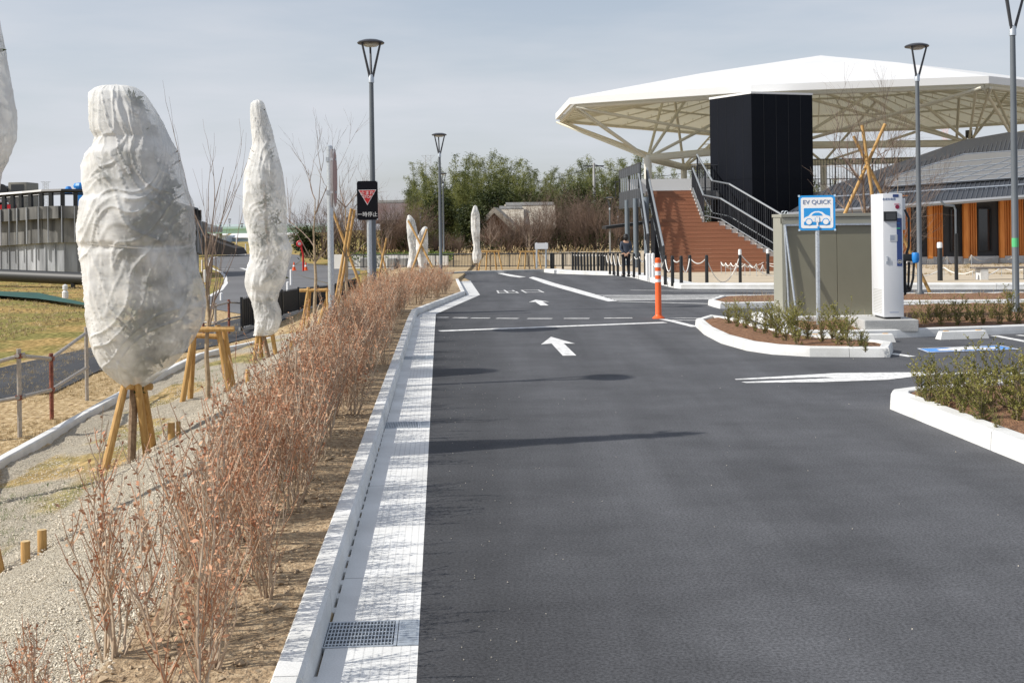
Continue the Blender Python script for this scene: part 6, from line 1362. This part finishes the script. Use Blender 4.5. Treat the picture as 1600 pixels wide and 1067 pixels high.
def round_tree(px, py_top, wpx, Y, label, seed, n=420, sz=.22, m='darkleaf', py_base=392):
    rnd = random.Random(seed); g = Q(px, py_base, Y); g.z = -.5; h = topz(px, py_top, Y) + .5; w_ = wpx / F * Y / 2; t = thing('evergreen_tree', g, label, 'tree'); b = MB(); b.tube([(0, 0, 0), (.05, 0, h * .4), (0, 0, h * .75)], [.12, .09, .04], 7)
    for k in range(6): a = k * 1.1; b.tube([(0, 0, h * .35), (w_ * .5 * cos(a), w_ * .5 * sin(a), h * .65)], [.05, .02], 4)
    b.build('trunk', ['bark'], t); b = MB()
    for k in range(6):
        a = rnd.uniform(0, 6.28); r = w_ * .45 * rnd.random() ** .5; f = rnd.uniform(.35, .72); tree_crown(b, Vector((r * cos(a), r * sin(a), h * f)), w_ * .62, w_ * .62, h * .27, n // 5, sz, rnd)
    tree_crown(b, Vector((0, 0, h * .5)), w_, w_, h * .5, n // 2, sz, rnd); b.build('crown', [m], t); return t
round_tree(908, 288, 75, 99, 'broad dark round evergreen tree above the brown thicket', 61, 1500)
round_tree(840, 300, 60, 101, 'dark evergreen tree behind the ridge of the thatched house', 62, 900)
round_tree(735, 318, 40, 92, 'upright olive evergreen tree between the lamp and the lone wrapped tree', 63, 700)
round_tree(955, 300, 60, 97, 'dark evergreen tree left of the stair columns', 64, 1000)
round_tree(690, 300, 60, 99, 'dark evergreen under the bamboo left of the lamp', 65, 900)
round_tree(480, 358, 30, 84, 'small dark evergreen bush by the red rimmed mirror', 66, 500)
round_tree(1060, 288, 90, 100, 'dark evergreen seen under the canopy behind the stairs', 67, 900); round_tree(770, 285, 70, 102, 'dark evergreen at the foot of the bamboo behind the thatched gable', 68, 1000)
def thicket(px, py_top, wpx, Y, label, seed, m='brush', leafy=.3, group=None):
    rnd = random.Random(seed); g = Q(px, 392, Y); g.z = -.55; h = topz(px, py_top, Y) + .55; w_ = wpx / F * Y / 2; t = thing('bare_thicket', g, label, 'bare bush', group); b = MB()
    for k in range(46):
        a = rnd.uniform(0, 6.28); r = w_ * rnd.random() ** .5 * .8; lean = rnd.uniform(.1, .5); branch(b, Vector((r * cos(a), r * sin(a) * .6, 0)), Vector((cos(a) * lean, sin(a) * lean, 1)).normalized(), h * rnd.uniform(.5, .75), .035, 3, rnd, 0, .55, .12, 4, (3, 4), 3)
    b.build('branches', [m], t); b = MB(); tree_crown(b, Vector((0, 0, h * .25)), w_, w_ * .6, h * .28, int(500 * leafy), .16, rnd); b.build('undergrowth', ['darkleaf'], t)
    return t
for k, (px, ty, w_, Y, lb) in enumerate([(500, 336, 60, 86, 'brown leafless thicket left of the round sign post'), (555, 338, 60, 85, 'brown leafless thicket behind the crossed bamboo poles'), (600, 334, 70, 84, 'brown leafless thicket right behind the stop sign'), (640, 338, 40, 84, 'brown leafless thicket left of the crossed wrapped trees'), (790, 352, 60, 88, 'low brown thicket before the thatched gable'), (830, 345, 60, 89, 'brown thicket before the long thatched roof'), (868, 326, 70, 91, 'tall reddish brown thicket right of the thatched roof'), (905, 324, 70, 91, 'tall greyish brown thicket under the round evergreen'), (940, 330, 60, 90, 'brown thicket left of the dark shelter'), (700, 372, 60, 84, 'low brown brush at the foot of the bamboo beside the lamp'), (990, 340, 60, 92, 'brown thicket seen between the slate columns')]):
    thicket(px, ty, w_, Y, lb, 700 + k)
b = MB(Q(750, 392, 82)); rnd = random.Random(3)
for k in range(1300):
    px = rnd.uniform(470, 1000); Y = rnd.uniform(80, 86); g = Q(px, 391, Y); 
    b.leaf(Vector((g.x, Y, -.5 + rnd.random() ** 3 * .5)), rnd.uniform(.2, .42), .03, Vector((rnd.gauss(0, .5), rnd.gauss(0, .5), 1)).normalized())
b.build('dry_reeds', ['drygrass'], kind='stuff', label='strip of dry golden reeds along the foot of the thicket', cat='reeds')
b = MB(Q(610, 397, 70))
for k in range(1800):
    px = rnd.choice([rnd.uniform(540, 645), rnd.uniform(665, 705)]); Y = rnd.uniform(64.5, 72); g = Q(px, 391, Y); b.leaf(Vector((g.x, Y, -.22 + rnd.random() * .3)), rnd.uniform(.12, .25), .05)
b.build('green_crop', ['greengrass'], kind='stuff', label='low green crop growing behind the whitish retaining wall', cat='crop')
# thatched houses and tiled house
def house(pa, pb, y_eave, y_ridge, Y, dpt, label, wall, roofm, gable_px=None):
    A_, B_ = Q(pa, y_eave, Y), Q(pb, y_eave, Y); w_ = B_.x - A_.x; ze = A_.z + .5; zr_ = topz(pa, y_ridge, Y + dpt / 2) + .5; t = thing('thatched_house', (A_.x, Y, -.5), label, 'house')
    b = MB(); b.box((w_ / 2, dpt / 2, ze / 2), (w_ - .4, dpt - .6, ze)); b.add([(.2, .3, ze), (.2, dpt - .3, ze), (.2, dpt / 2, zr_ - .1)], [(0, 1, 2)]); b.build('wall', [wall], t)
    b = MB(); e = .35
    for s_ in (0, 1):
        y0_, y1_ = (-.4, dpt / 2) if s_ == 0 else (dpt + .4, dpt / 2)
        b.prism([(-e, y0_, ze - .3), (w_ + e, y0_, ze - .3), (w_ + e, y1_, zr_), (-e, y1_, zr_)], (0, 0, .35))
    r = b.build('roof', [roofm], t); b = MB(); b.box((w_ / 2, dpt / 2, zr_ + .4), (w_ + .5, .5, .25)); b.build('ridge_cap', ['conc2'], r); b = MB(); b.box((w_ * .4, -.02 + .3, ze * .55), (1.6, .08, 1.2)); b.build('window', ['glassdark'], t)
    return t
thm = mat('thatch', (.34, .3, .24), .95, c2=(.5, .46, .39), vs=2.5, stretch=(1, 1, 3), bump=.5, bs=20); brw = mat('brown_boards', (.17, .09, .05), .8, var=.2, vs=2)
house(795, 862, 353, 326.5, 97, 4.5, 'long grey thatched house behind the brown thicket', brw, thm); house(785, 812, 354, 332, 96, 4.5, 'short thatched house between the gabled one and the long one', brw, thm)
p0 = Q(753, 385, 93); t = thing('thatched_house', p0, 'small thatched house with brown gable facing forward beside the lone wrapped tree', 'house'); O_ = p0
A1, A2, A3, A4, A5 = Q(756, 392, 93), Q(797, 392, 93), Q(793, 352, 93), Q(772, 334, 93), Q(757, 348, 93)
b = MB(O_); b.prism([A1, A2, A3, A4, A5], (.4, 6, 0)); b.build('wall', [brw], t); b = MB(O_); up = Vector((0, 0, .45))
b.prism([A5 + Vector((-.5, -.5, -.6)), A4 + Vector((0, -.5, .05)), A4 + up + Vector((0, -.5, .05)), A5 + up + Vector((-.6, -.5, -.6))], (.4, 6.8, 0)); b.prism([A4 + Vector((0.01, -.5, .05)), A3 + Vector((.6, -.5, -.6)), A3 + up + Vector((.7, -.5, -.6)), A4 + up + Vector((0.01, -.5, .05))], (.4, 6.8, 0)); b.build('roof', [thm], t)
t = house(590, 643, 345, 322, 110, 6, 'house with dull red and grey tiled roof at the left end of the bamboo', brw, mat('red_tiles', (.12, .06, .055), .8, c2=(.16, .13, .13), vs=.5)); t.name = 'tiled_house'
g = Q(929, 345, 100); t = thing('utility_pole', (g.x, 100, -.5), 'concrete utility pole with crossarm above the trees left of the canopy', 'utility pole'); h = topz(929, 255, 100) + .5
b = MB(); b.tube([(0, 0, 0), (0, 0, h)], [.16, .1], 8); b.build('pole', ['conc2'], t); b = MB(); b.box((0, 0, h - .25), (1.7, .1, .1)); b.build('crossarm', ['rail_dark'], t)
b = MB(Q(929, 257, 100)); p = Q(929, 257, 100)
for q in (Q(780, 276, 125), Q(1100, 262, 112)):
    b.tube([p + (q - p) * k / 8 - Vector((0, 0, .9 * (1 - (k / 4 - 1) ** 2))) for k in range(9)], .025, 4)
b.build('power_line', ['rail_dark'], label='thin power line running from the utility pole over the bamboo', cat='power line')
